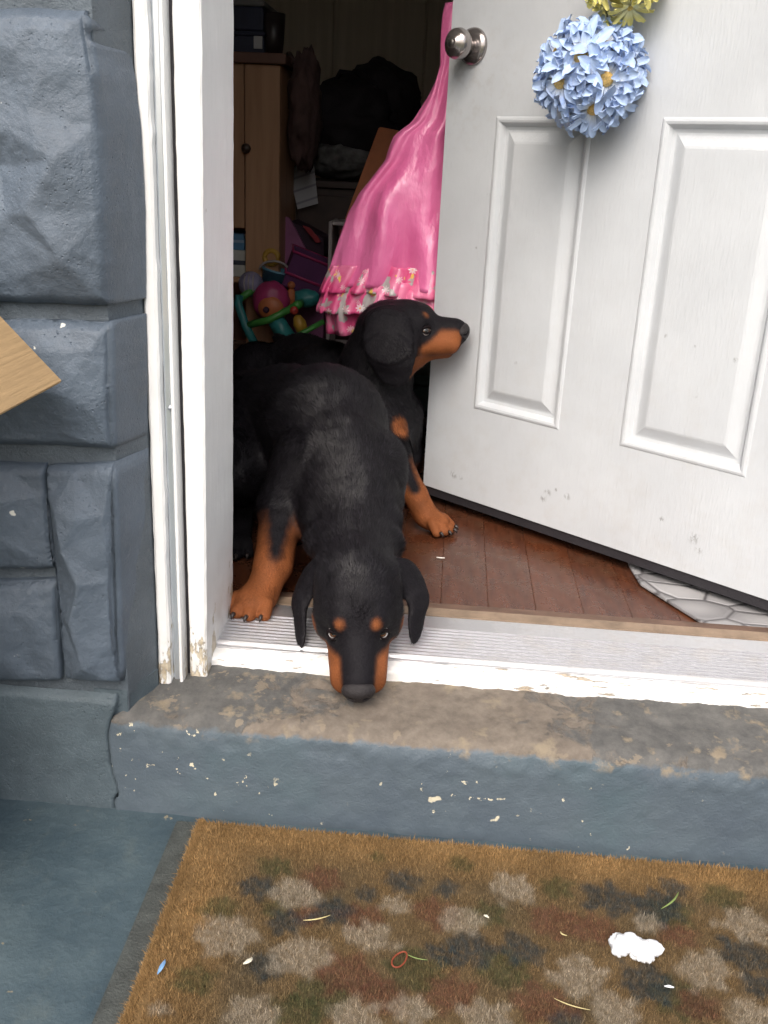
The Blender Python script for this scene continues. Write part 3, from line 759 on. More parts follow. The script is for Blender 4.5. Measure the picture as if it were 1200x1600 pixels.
def color_attr(me, cols):
    at = me.color_attributes.new('coat', 'FLOAT_COLOR', 'POINT')
    at.data.foreach_set('color', np.concatenate([cols, np.ones((len(cols), 1))], 1).astype(np.float32).ravel())
gC = G('coir'); gC.set(color=gC.attr('coat'), rough=.85, spec=.25); COIR = gC.m
NFX, NFY = 230, 125
V, Fc = [], []
for j in range(NFY+1):
    for i in range(NFX+1):
        s, t = ML*i/NFX, MD*j/NFY
        if i in (0, NFX): s += .002*fbm(t*90, 2, 1)
        V.append(mp(s, t, MZ+.004+(.0055+.0015*fbm(s*40, t*40, 0) if 0 < i < NFX and 0 < j < NFY else -.002)))
for j in range(NFY):
    for i in range(NFX):
        a = j*(NFX+1)+i; Fc.append((a, a+NFX+1, a+NFX+2, a+1))
cb = mesh('coir_backing', V, Fc, COIR, mat); color_attr(cb.data, coir_col(np.array([(v[0], v[1]) for v in V]))*.6)
NF = 260000
s = rng.random(NF)*ML; t = rng.random(NF)*MD
k = rng.random(NF) < .05; s[k] = rng.normal(0, .0025, k.sum())
b2 = np.stack([TL.x+ux.x*s+ux2.x*t, TL.y+ux.y*s+ux2.y*t], 1)
cc = coir_col(b2[:, :])*(.62+.85*rng.random((NF, 1)))
ht = .004+.005*rng.random(NF); an = rng.random(NF)*2*pi; lean_ = np.abs(rng.normal(0, .0032, NF))
base = np.concatenate([b2, np.full((NF, 1), MZ+.007)], 1)
tip = base+np.stack([np.cos(an)*lean_-(s < .012)*.003, np.sin(an)*lean_, ht], 1)
wa = rng.random(NF)*pi; wv = np.stack([np.cos(wa), np.sin(wa), np.zeros(NF)], 1)*(.00055+.0004*rng.random((NF, 1)))
def tri_mesh(name, a, b, c, cols, mat_, parent):
    n = len(a); V = np.stack([a, b, c], 1).reshape(-1, 3).astype(np.float32)
    me = bpy.data.meshes.new(name); me.vertices.add(3*n); me.vertices.foreach_set('co', V.ravel())
    me.loops.add(3*n); me.loops.foreach_set('vertex_index', np.arange(3*n, dtype=np.int32))
    me.polygons.add(n); me.polygons.foreach_set('loop_start', np.arange(0, 3*n, 3, dtype=np.int32))
    me.update(calc_edges=True); color_attr(me, np.repeat(cols, 3, 0)); o = link(name, me, mat_, parent); o['kind'] = 'stuff'; return o
tri_mesh('coir_pile', base-wv, base+wv, tip, cc, COIR, mat)

# ================================================================== LITTER ON THE MAT AND FLOOR
MT = MZ+.017
def mpt(px, py, z=MT): p = PZ(px, py, z); return Vector((p[0], p[1], z))
flu = M('white_fluff', (.70, .715, .73), .95, var=.03, bump=.004, bs=60)
fo = thing('cotton_wad', 'lump of white cotton fluff lying on the doormat', 'fluff', mpt(995, 1482, MT-.004))
for i, (px, py, rx, ry, rz) in enumerate([(980, 1475, .021, .014, .012), (1003, 1485, .018, .014, .011), (1020, 1482, .012, .010, .009), (968, 1483, .010, .010, .008), (1011, 1494, .009, .008, .007)]):
    blob('tuft', mpt(px, py, MT-.002), (rx, ry, rz), flu, fo, .22, 2.2, 4, i+3)
rb = [mpt(624, 1499)+Vector((.0075*cos(a)*1.0+.004*sin(a), .0135*sin(a)*.9, .0008*sin(2*a))) for a in [2*pi*k/24 for k in range(24)]]
tag(tube('rubber_band', rb, .0010, M('orange_rubber', (.22, .045, .018), .6), None, 8, True), 'small orange brown rubber band loop on the doormat', 'rubber band')
def sliver(name, pts, wd, mat_, label, cat, group=None):
    V = []; Fc = []
    n = len(pts)
    for i, p in enumerate(pts):
        a = pts[max(0, i-1)]; b = pts[min(n-1, i+1)]; t = (b-a).normalized(); s_ = t.cross(Vector((0, 0, 1))).normalized()*wd*(1-.75*abs(2*i/(n-1)-1)**2)
        V += [p-s_, p+Vector((0, 0, wd*.5)), p+s_, p-Vector((0, 0, wd*.3))]
    for i in range(n-1):
        for k in range(4): Fc.append((i*4+k, i*4+(k+1) % 4, i*4+4+(k+1) % 4, i*4+4+k))
    return tag(mesh(name, V, Fc, mat_), label, cat, group)
grass = M('fresh_grass', (.20, .27, .08), .6); straw = M('dry_straw', (.50, .42, .20), .7); paper_b = M('blue_foil', (.18, .33, .55), .35, var=.3, vs_=200)
pale = M('pale_chip', (.62, .58, .46), .8)
def arc(p, q, z=MT, bow=.004):
    a, b = mpt(*p, z), mpt(*q, z); d = (b-a).cross(Vector((0, 0, 1))).normalized()
    return [a.lerp(b, t/5)+d*bow*sin(pi*t/5)+Vector((0, 0, .002*sin(pi*t/5))) for t in range(6)]
sliver('grass_blade', arc((1033, 1420), (1060, 1394)), .0013, grass, 'fresh green blade of grass on the mat above the white fluff', 'grass blade')
sliver('straw', arc((474, 1438), (516, 1430)), .0011, straw, 'dry yellow straw on the dark flowers at the middle left of the mat', 'straw', 'straws on the mat')
sliver('straw', arc((866, 1560), (922, 1578)), .0009, straw, 'thin dry straw near the bottom edge of the photo', 'straw', 'straws on the mat')
sliver('straw', arc((634, 1490), (668, 1500)), .0008, grass, 'thin greenish straw beside the orange rubber band', 'straw', 'straws on the mat')
sliver('straw', arc((876, 1455), (886, 1462)), .0012, straw, 'tiny dry straw left of the white fluff', 'straw', 'straws on the mat')
sliver('paper_scrap', arc((246, 1522), (258, 1500), bow=.001), .0026, paper_b, 'small blue and white paper scrap at the left edge of the mat', 'scrap')
sliver('leaf_fragment', arc((380, 1506), (394, 1497), bow=.002), .0030, pale, 'pale dry leaf fragment on the left part of the mat', 'leaf fragment')
sliver('paint_flake', arc((1038, 1541), (1053, 1543), bow=.001), .0022, flu, 'white flake on the mat to the lower right of the fluff', 'flake', 'flakes on the mat')
sliver('paint_flake', arc((756, 1430), (764, 1434), bow=.001), .0022, pale, 'pale flake on the white flower left of the fluff', 'flake', 'flakes on the mat')
def fpt(px, py, z): p = PZ(px, py, z); return Vector((p[0], p[1], z))
a, b = fpt(682, 871, .003), fpt(695, 872, .003)
sliver('paper_stick', [a.lerp(b, t/3) for t in range(4)], .0022, M('white_stick', (.8, .78, .72), .7), 'tiny white stick lying on the dark wooden floor', 'stick')

# ================================================================== PEBBLE MAT BEHIND THE DOOR
def pebble():
    g = G('pebble_print')
    s_ = g.map(scale=(1.0, 1.5, 1)); d = g.voro(11, 'DISTANCE_TO_EDGE', s_); cl = g.voro(11, 'F1', s_, 'Color')
    f1 = g.voro(11, 'F1', s_)
    stone = g.mix(g.sep(cl)[0], (.22, .215, .22), (.36, .355, .36)); stone = g.mix(g.step(f1, .15, .55), g.mix(.4, stone, (.50, .49, .49)), stone)
    g.set(color=g.mix(g.step(d, .012, .05), (.12, .115, .12), stone), rough=.45); g.bump(g.step(d, 0, .1), .002); return g.m
pv = [fpt(1108, 983, .002), fpt(1000, 915, .002), fpt(984, 889, .002), Vector((.37, 1.80, .002)), Vector((.80, 1.98, .002)), Vector((.98, 1.54, .002)), Vector((.62, 1.502, .002))]
pm_ = extrude_poly('pebble_mat', pv, (0, 0, .005), pebble(), None, .001); tag(pm_, 'grey pebble print floor mat under the open door', 'floor mat')

# ================================================================== CARDBOARD BOX OUTSIDE
def cardboard(name, c=(.42, .285, .15)):
    g = G(name); g.set(color=g.mix(g.step(g.noise(10, 5, .6), .3, .7), tuple(v*.9 for v in c), tuple(v*1.1 for v in c)), rough=.85, spec=.2)
    g.bump(g.math('ADD', g.noise(180, 3, src=g.map(scale=(1, .05, 1))), g.math('MULTIPLY', g.noise(8, 3), 2)), .0012); return g.m
CB = cardboard('cardboard')
cbx = thing('cardboard_box', 'open brown cardboard box at the left edge with a flap folded down', 'cardboard box', (-.78, .9, ZP))
BX0, BX1, BY0, BY1, BT = -.90, -.600, .80, 1.06, .585
box('side', BX1-.005, BX1, BY0, BY1, ZP, BT, CB, cbx, .001); box('side', BX0, BX0+.005, BY0, BY1, ZP, BT, CB, cbx, .001)
box('side', BX0+.005, BX1-.005, BY1-.005, BY1, ZP, BT, CB, cbx, .001); box('side', BX0+.005, BX1-.005, BY0, BY0+.005, ZP, BT, CB, cbx, .001)
box('bottom', BX0+.005, BX1-.005, BY0+.005, BY1-.005, ZP, ZP+.005, CB, cbx, .001)
o1 = PY(97, 595, BY1-.01); o1 = Vector(o1); h1 = Vector((BX1+.001, BY1-.01, BT-.002))
hdir = Vector(PY(0, 493, BY1-.01))-o1; h1 = o1+hdir*((BX1+.001-o1.x)/hdir.x)
nrmv = (o1-h1).cross(Vector((0, -1, 0))).normalized()
extrude_poly('flap', [h1, o1, o1+Vector((0, -(BY1-BY0-.02), 0)), h1+Vector((0, -(BY1-BY0-.02), 0))], nrmv*.005, CB, cbx, .0008)
extrude_poly('flap', [(BX0, BY0, BT), (BX0-.02, BY0, BT+.17), (BX0-.02, BY1, BT+.17), (BX0, BY1, BT)], (-.005, 0, 0), CB, cbx, .0008)

# ================================================================== THINGS IN THE ROOM
def X(px, py, Y): return float(PY(px, py, Y)[0])
def Z(px, py, Y): return float(PY(px, py, Y)[2])
pine = None
g = G('knotty_pine'); gr = g.noise(28, 5, .6, src=g.map(scale=(1, 1, .06)), dist=.8)
kn = g.step(g.voro(5.5, src=g.map(scale=(1, 1, .55))), .10, .07)
g.set(color=g.mix(kn, g.mix(g.step(gr, .3, .7), (.38, .20, .105), (.52, .295, .165)), (.09, .045, .022)), rough=.5); g.bump(gr, .0008); pine = g.m
dkred = M('dark_red_cloth', (.10, .035, .035), .9)
# pine cabinet with an open shelf
CY = 3.30
xr_, zt = X(438, 110, CY), Z(400, 100, CY); xl_ = xr_-.78
cab = thing('pine_cabinet', 'knotty pine cabinet with an open lower shelf at the far left', 'cabinet', ((xl_+xr_)/2, CY+.2, 0))
xs_ = X(383, 300, CY)
zn = Z(365, 356, CY); zs2 = Z(365, 434, CY)
box('side', xr_-.02, xr_, CY+.021, CY+.42, 0, zt, pine, cab); box('side', xl_, xl_+.02, CY+.021, CY+.42, 0, zt, pine, cab)
box('stile', xs_, xr_, CY, CY+.02, 0, zt, pine, cab)
box('cabinet_door', xl_, xs_-.003, CY+.001, CY+.021, zn, zt, pine, cab)
box('back', xl_, xr_, CY+.421, CY+.43, 0, zt, pine, cab, 0)
box('shelf', xl_+.021, xr_-.021, CY+.022, CY+.42, zs2-.018, zs2, pine, cab); box('shelf', xl_+.021, xr_-.021, CY+.022, CY+.42, zn+.003, zn+.02, pine, cab)
box('top', xl_-.02, xr_+.02, CY-.02, CY+.44, zt+.001, zt+.032, M('reddish_top', (.16, .075, .05), .5), cab)
kx = X(386, 232, CY)
lathe('knob', [(0, .026), (.012, .024), (.016, .016), (.010, .008), (.008, 0)], M('dark_knob', (.05, .03, .02), .4), cab, Matrix.Translation((kx, CY, Z(386, 232, CY))) @ Matrix.Rotation(pi/2, 4, 'X'), 16)
xb = X(356, 400, CY+.05)
def cover(name, label, x0, x1, z0, z1, col, y0=None, cat='book', band=None, d=.15):
    y0 = CY+.03 if y0 is None else y0
    t = thing(name, label, cat, ((x0+x1)/2, y0, z0), 'books in the cabinet')
    box('cover', x0, x1, y0, y0+d, z0, z1, M(name+'_cover', col, .45), t, .002)
    box('pages', x0+.004, x1-.004, y0+.004, y0+d+.001, z0+.003, z1-.003, M(name+'_pages', (.6, .58, .5), .8), t, 0) if band is None else box('spine_band', x0+.001, x1-.001, y0-.0015, y0+.004, z0+(z1-z0)*.45, z0+(z1-z0)*.62, M(name+'_band', band, .5), t, 0)
    return t
z_a, z_b, z_c = zs2+.001, Z(365, 392, CY), Z(365, 366, CY)
cover('picture_book', 'pale book with a dark band lying on the cabinet shelf', xb-.08, xs_-.006, z_a, z_b, (.55, .55, .50), band=(.06, .07, .09))
cover('picture_book', 'blue book on top of the pale book in the cabinet', xb-.08, xs_-.010, z_b+.001, z_c, (.10, .25, .42), band=(.30, .42, .55))
# boxes on the cabinet
navy = M('navy_box', (.025, .030, .06), .6); ltl = M('grey_lid', (.18, .175, .17), .6)
zc = zt+.033
def carton(label, x0, x1, y0, y1, z0, z1, m1, m2, name='storage_box'):
    t = thing(name, label, 'box', ((x0+x1)/2, (y0+y1)/2, z0), 'boxes on the cabinet'); hh = z0+(z1-z0)*.78
    box('body', x0+.003, x1-.003, y0+.003, y1-.003, z0, hh, m1, t, .006); box('lid', x0, x1, y0, y1, hh+.0005, z1, m2, t, .006); return t
x2 = X(410, 60, CY)
carton('navy storage box with a pale lid on the pine cabinet', x2-.45, x2, CY+.04, CY+.36, zc, Z(400, 46, CY), navy, navy)
carton('grey lidded box stacked above the navy box on the cabinet', x2-.42, x2-.005, CY+.05, CY+.34, Z(400, 45, CY), Z(400, -5, CY), navy, ltl)
box('white_label', x2-.035, x2-.008, CY+.036, CY+.0395, Z(400, 74, CY), Z(400, 54, CY), M('label_white', (.45, .45, .45), .6), [o for o in bpy.data.objects if o.name.startswith('storage_box')][0], 0)
x3, x4 = X(444, 75, CY+.1), X(466, 75, CY+.1)
tag(lathe('dark_cup', [(.001, .001), (.030, 0), (.036, .05), (.040, .125), (.036, .125), (.031, .02), (.001, .012)], M('dark_plastic', (.03, .022, .022), .4), None, Matrix.Translation((X(448, 75, CY+.1)-.045, CY+.1, zc)), 24), 'small dark cup on the right end of the cabinet top', 'cup')
# brown cloth bag hanging on the cabinet side
bagc = (xr_+.060, CY+.13, Z(455, 165, CY))
bag = thing('cloth_bag', 'limp brown cloth bag hanging on the side of the cabinet', 'bag', (bagc[0], bagc[1], bagc[2]-.18))
brn = M('brown_cloth', (.095, .055, .050), .95, var=.3, bump=.004, bs=40)
blob('pouch', bagc, (.055, .10, .185), brn, bag, .25, 2.2, 4, 4)
tube('strap', [(bagc[0]-.02, bagc[1]-.04, bagc[2]+.14), (bagc[0]-.04, bagc[1]-.03, zt+.02), (bagc[0]-.055, bagc[1], zt+.045), (bagc[0]-.04, bagc[1]+.03, zt+.02), (bagc[0]-.02, bagc[1]+.04, bagc[2]+.14)], .009, brn, bag)
# dark dresser with bags
RY = 3.62
dx0, dx1 = X(452, 300, RY), X(452, 300, RY)+.95; dz = Z(540, 284, RY)
dk = M('dark_varnish', (.045, .025, .020), .45, var=.3, vs_=20)
dr = thing('dresser', 'dark brown dresser against the back wall under the bags', 'dresser', ((dx0+dx1)/2, RY+.25, 0))
box('carcass', dx0+.01, dx1-.01, RY+.012, RY+.5, .04, dz-.025, dk, dr); box('top', dx0-.01, dx1+.01, RY-.01, RY+.52, dz-.024, dz, dk, dr)
for i in range(3):
    z0 = .07+i*(dz-.11)/3; d_ = box('drawer', dx0+.03, dx1-.03, RY-.004, RY+.011, z0, z0+(dz-.14)/3, dk, dr, .004)
    for s_ in (.25, .75): lathe('handle', [(0, .022), (.012, .020), (.012, .012), (.006, 0)], NICKEL, d_, Matrix.Translation((dx0+(dx1-dx0)*s_, RY-.004, z0+.07)) @ Matrix.Rotation(pi/2, 4, 'X'), 14)
blk = M('black_nylon', (.014, .010, .014), .8, bump=.004, bs=30)
def ctr(px, py, Y): return Vector(PY(px, py, Y))
c = ctr(537, 256, RY+.1); gp = M('grey_patterned_cloth', (.13, .13, .13), .9, var=.6, vs_=26)
pl = thing('pillow', 'grey patterned pillow squeezed under the black bags', 'pillow', (c.x, c.y, dz)); blob('cushion', (c.x, RY+.15, dz+.075), (.15, .17, .075), gp, pl, .16, 2.5, 4, 2, flat=-.07)
c = ctr(548, 190, RY+.15); b1 = thing('black_bag', 'lumpy black bag lying on the grey pillow', 'bag', (c.x, c.y, c.z-.14))
blob('bag_body', (c.x, c.y, c.z-.005), (.175, .17, .155), blk, b1, .22, 2.0, 4, 6); blob('front_pocket', (c.x-.07, c.y-.09, c.z+.045), (.075, .07, .07), blk, b1, .15, 2.4, 3, 8)
tube('handle', [(c.x-.08, c.y, c.z+.10), (c.x-.04, c.y-.02, c.z+.165), (c.x+.03, c.y-.02, c.z+.16), (c.x+.06, c.y, c.z+.10)], .008, blk, b1)
c = ctr(598, 158, RY+.22); b2_ = thing('black_backpack', 'bulky black backpack on top of the bag pile', 'backpack', (c.x, c.y, c.z-.13))
blob('pack_body', c, (.148, .14, .135), blk, b2_, .20, 1.8, 4, 11, rot=Matrix.Rotation(.35, 3, 'Y')); tube('strap', [(c.x-.09, c.y-.10, c.z+.09), (c.x-.02, c.y-.15, c.z+.05), (c.x+.02, c.y-.15, c.z-.06)], .010, blk, b2_)
# sheet of paper propped on the dresser front
q = [PY(450, 262, RY-.03), PY(490, 252, RY-.03), PY(497, 318, RY-.05), PY(465, 327, RY-.05)]
gpap = G('printed_paper'); ln = g_ = gpap.math('SINE', gpap.math('MULTIPLY', gpap.sep(gpap.map(rot=(0, .35, 0)))[2], 150.0)); gpap.set(color=gpap.mix(gpap.step(ln, .75, .95), (.42, .42, .44), (.24, .24, .27)), rough=.8)
tag(extrude_poly('paper_sheet', q, (0, .002, 0), gpap.m), 'tilted sheet of white lined paper beside the pine cabinet', 'paper')
# orange board leaning
OY = 3.25
q = [PY(592, 198, OY+.12), PY(624, 204, OY+.12), PY(567, 348, OY), PY(538, 344, OY)]
tag(extrude_poly('orange_board', q, (0, .018, 0), M('orange_wood', (.42, .125, .035), .55, var=.2, vs_=14), None, .003), 'orange brown board leaning behind the pink raincoat', 'board')
# white doll shelf beneath the board
sx0, sx1 = X(514, 380, OY), X(560, 380, OY); sz1 = Z(530, 346, OY)
ds = thing('toy_shelf', 'narrow white toy shelf behind the hem of the raincoat', 'toy shelf', ((sx0+sx1)/2, OY+.08, 0)); wht = M('dull_white_plastic', (.36, .32, .32), .5)
for a_, b_ in ((sx0, sx0+.012), (sx1-.012, sx1)): box('upright', a_, b_, OY-.02, OY+.15, 0, sz1, wht, ds)
for zz in (.1, .28, sz1-.14, sz1-.012): box('shelf', sx0+.0125, sx1-.0125, OY-.018, OY+.15, zz, zz+.011, wht, ds)
tw = thing('striped_tower', 'red and white striped toy tower standing on the white toy shelf', 'toy', ((sx0+sx1)/2-.01, OY+.04, sz1-.128))
for i in range(5):
    lathe('ring', [(.001, 0), (.021, 0), (.024, .004), (.024, .016), (.021, .02), (.001, .02)], M('tower_ring', (.50, .08, .07) if i % 2 == 0 else (.55, .42, .36), .45), tw, Matrix.Translation((sx0+.055, OY+.03, sz1-.1285+i*.0205)), 18)
# mauve doll house with red trim
HY = 3.42
mv = M('mauve_plastic', (.30, .10, .22), .5); dpl = M('dark_plum', (.035, .012, .03), .7); rdt = M('red_trim', (.30, .02, .03), .5)
hs_ = thing('doll_house', 'mauve plastic doll house with sloping roof and red trim behind the toys', 'doll house', (X(470, 430, HY), HY+.1, 0))
A_, B_, C_, D_ = PY(441, 338, HY), PY(452, 340, HY), PY(482, 398, HY), PY(441, 425, HY)
extrude_poly('gable_wall', [A_, B_, C_, D_], (0, .02, 0), mv, hs_, .002)
extrude_poly('roof', [PY(453, 345, HY+.04), PY(505, 372, HY+.04), PY(506, 400, HY+.04), PY(484, 399, HY+.04)], (0, .16, 0), dpl, hs_, .003)
extrude_poly('roof_trim', [PY(472, 352, HY+.02), PY(484, 356, HY+.02), PY(502, 378, HY+.02), PY(494, 380, HY+.02)], (0, .015, 0), rdt, hs_, .002)
z_ = Z(470, 425, HY); box('house_body', X(441, 430, HY), X(506, 430, HY), HY+.021, HY+.2, 0, z_, mv, hs_)
# toys
TY = 3.20
teal = M('teal_plastic', (.03, .20, .20), .4); green = M('green_plastic', (.06, .26, .05), .4); mag = M('magenta_plastic', (.36, .035, .13), .45); org = M('orange_plastic', (.46, .14, .05), .5)
pur = M('purple_fabric', (.10, .025, .10), .8); sky_ = M('pale_blue_plastic', (.10, .26, .36), .4); yel = M('yellow_plastic', (.48, .28, .04), .45); lil = M('lilac_plastic', (.26, .24, .36), .4)
tub = thing('toy_crate', 'low brown wooden crate carrying the pile of toys', 'crate', (X(430, 545, TY), TY+.1, 0))
tx0, tx1 = X(352, 540, TY)-.12, X(500, 540, TY); tzt = Z(440, 548, TY)
crt = M('brown_crate', (.15, .085, .055), .7)
box('front_board', tx0, tx1, TY-.10, TY-.085, .0, tzt, crt, tub); box('back_board', tx0, tx1, TY+.135, TY+.15, 0, tzt, crt, tub); box('base_board', tx0, tx1, TY-.0845, TY+.1345, tzt-.03, tzt-.01, crt, tub)
box('rim', X(398, 547, TY-.1), X(488, 547, TY-.1), TY-.112, TY-.1005, tzt-.012, tzt+.006, M('white_rim', (.5, .48, .44), .5), tub)
def tb(name, pts, r, m, parent): return tube(name, [Vector(PY(a, b, y)) for a, b, y in pts], r, m, parent, 10)
ps = thing('toy_play_frame', 'green and teal plastic play frame toppled in front of the toy pile', 'toy', (X(420, 540, TY), TY, tzt))
tb('teal_side', [(374, 462, TY-.02), (372, 475, TY-.03), (384, 510, TY-.05), (402, 545, TY-.07)], .014, teal, ps)
tb('green_bar', [(376, 466, TY-.01), (392, 455, TY+.02), (412, 452, TY+.05)], .012, green, ps)
tb('green_bar', [(388, 508, TY-.05), (420, 500, TY-.06), (462, 478, TY-.04)], .012, green, ps)
tb('green_bar', [(430, 542, TY-.08), (470, 522, TY-.08), (506, 502, TY-.06)], .009, green, ps)
tb('teal_panel', [(428, 495, TY-.03), (440, 515, TY-.03), (452, 532, TY-.04)], .030, teal, ps)
tb('green_bar', [(462, 478, TY-.04), (470, 474, TY+.0)], .014, green, ps)
mh = thing('domed_toy', 'magenta domed toy with an orange front in the toy pile', 'toy', tuple(ctr(422, 492, TY)))
c = ctr(424, 470, TY); Rz = Matrix.Rotation(-.2, 3, 'Y')
blob('dome', c, (.062, .05, .066), mag, mh, .06, 2, 4, 3); blob('front_disc', c+Vector((.006, -.042, -.018)), (.043, .018, .038), org, mh, .05, 2, 3, 5); blob('button', c+Vector((-.006, -.060, -.022)), (.011, .006, .011), dpl, mh, .02, 2, 2, 1)
bk = thing('toy_bucket', 'pale blue plastic bucket behind the magenta toy', 'bucket', tuple(ctr(430, 445, TY+.09)))
c = ctr(430, 445, TY+.09); lathe('pail', [(.001, -.04), (.040, -.04), (.052, .045), (.056, .045), (.056, .052), (.048, .052), (.038, -.03), (.001, -.03)], sky_, bk, Matrix.Translation(c) @ Matrix.Rotation(.2, 4, 'Y'), 28)
tube('handle', [c+Vector((.05*cos(a), -.02, .05+.03*sin(a))) for a in [pi*k/8 for k in range(9)]], .004, wht, bk)
c = ctr(424, 402, TY+.10); tag(tube('ring_toy', [c+Vector((.023*cos(a), .004*sin(a), .022*sin(a))) for a in [2*pi*k/20 for k in range(20)]], .009, yel, None, 10, True), 'yellow plastic ring toy on top of the blue bucket', 'toy')
c = ctr(478, 425, TY+.10); pb = thing('purple_basket', 'purple fabric toy basket with pink edging right of the bucket', 'basket', (c.x, c.y, c.z-.07))
Q = Matrix.Translation(c) @ Matrix.Rotation(.35, 4, 'Y') @ Matrix.Rotation(.2, 4, 'Z')
for a_, b_ in (((-.065, .065, -.065, -.060, -.06, .06), 1), ((-.065, .065, .060, .065, -.06, .06), 1), ((-.065, -.060, -.0595, .0595, -.06, .06), 1), ((.060, .065, -.0595, .0595, -.06, .06), 1), ((-.0595, .0595, -.0595, .0595, -.06, -.055), 1)):
    box('wall', *a_, pur, pb, .002, Q)
for z_ in (.058, -.015): tube('edging', [Q @ Vector((sx*.067, sy*.067, z_)) for sx, sy in ((-1, -1), (1, -1), (1, 1), (-1, 1))], .005, mag, pb, 6, True)
c = ctr(392, 444, TY+.05); sb_ = thing('striped_ball', 'lilac ball with white stripes at the left of the toy pile', 'ball', tuple(c-Vector((0, 0, .04))))
lb = blob('shell', c, (.042, .042, .042), lil, sb_, 0, 2, 4, 1)
for k in (-1, 0, 1): tube('stripe', [c+Vector((.0425*sin(.35*k)+.02*0, -.0425*cos(a)*cos(.35*k), .0425*sin(a)*cos(.35*k))) for a in [-.9+1.8*i/8 for i in range(9)]], .0028, wht, sb_, 6)
c = ctr(455, 462, TY+.02); fg = thing('toy_figure', 'small orange peg toy standing in the middle of the toy pile', 'toy', tuple(c-Vector((0, 0, .03))), 'peg toys')
lathe('peg', [(.001, -.03), (.014, -.03), (.016, 0), (.011, .02), (.001, .026)], org, fg, Matrix.Translation(c), 16); blob('head', c+Vector((0, 0, .034)), (.013, .013, .013), org, fg, .03, 2, 3)
c = ctr(466, 500, TY-.06); fg = thing('toy_figure', 'small yellow and red peg toy by the green bars', 'toy', tuple(c-Vector((0, 0, .03))), 'peg toys')
lathe('peg', [(.001, -.035), (.020, -.035), (.022, -.01), (.013, .012), (.001, .018)], yel, fg, Matrix.Translation(c) @ Matrix.Rotation(-.4, 4, 'Y'), 16); blob('head', c+Vector((-.014, 0, .03)), (.014, .014, .014), M('red_plastic', (.45, .05, .04), .4), fg, .03, 2, 3)
c = ctr(478, 466, TY+.03); tag(blob('teal_block', c, (.045, .03, .030), teal, None, .10, 1.6, 4, 14), 'rounded teal toy block under the purple basket', 'toy')
c = ctr(440, 535, TY-.05); tag(blob('pale_toy', c, (.022, .018, .020), wht, None, .15, 2, 3, 2), 'small whitish toy lump at the crate rim', 'toy')
# teal tub behind the door edge
UY = 2.55
ux0 = X(618, 620, UY); uz1, uz0 = Z(650, 585, UY), Z(650, 648, UY)
tt = thing('storage_tub', 'dark teal plastic tub seen between the puppy and the door', 'tub', (ux0+.2, UY+.15, 0))
dteal = M('dark_teal_plastic', (.045, .10, .10), .5)
box('tub_body', ux0, ux0+.40, UY, UY+.3, uz0, uz1-.03, dteal, tt, .012); box('tub_rim', ux0-.012, ux0+.412, UY-.012, UY+.312, uz1-.0295, uz1, dteal, tt, .006)
bx = thing('low_stool', 'dark brown low wooden stool under the teal tub', 'stool', (ux0+.2, UY+.15, 0))
box('seat', ux0-.02, ux0+.42, UY-.02, UY+.32, uz0-.03, uz0-.001, dk, bx, .004)
for a_ in (ux0, ux0+.37):
    for b_ in (UY, UY+.27): box('leg', a_, a_+.03, b_, b_+.03, 0, uz0-.031, dk, bx, .003)

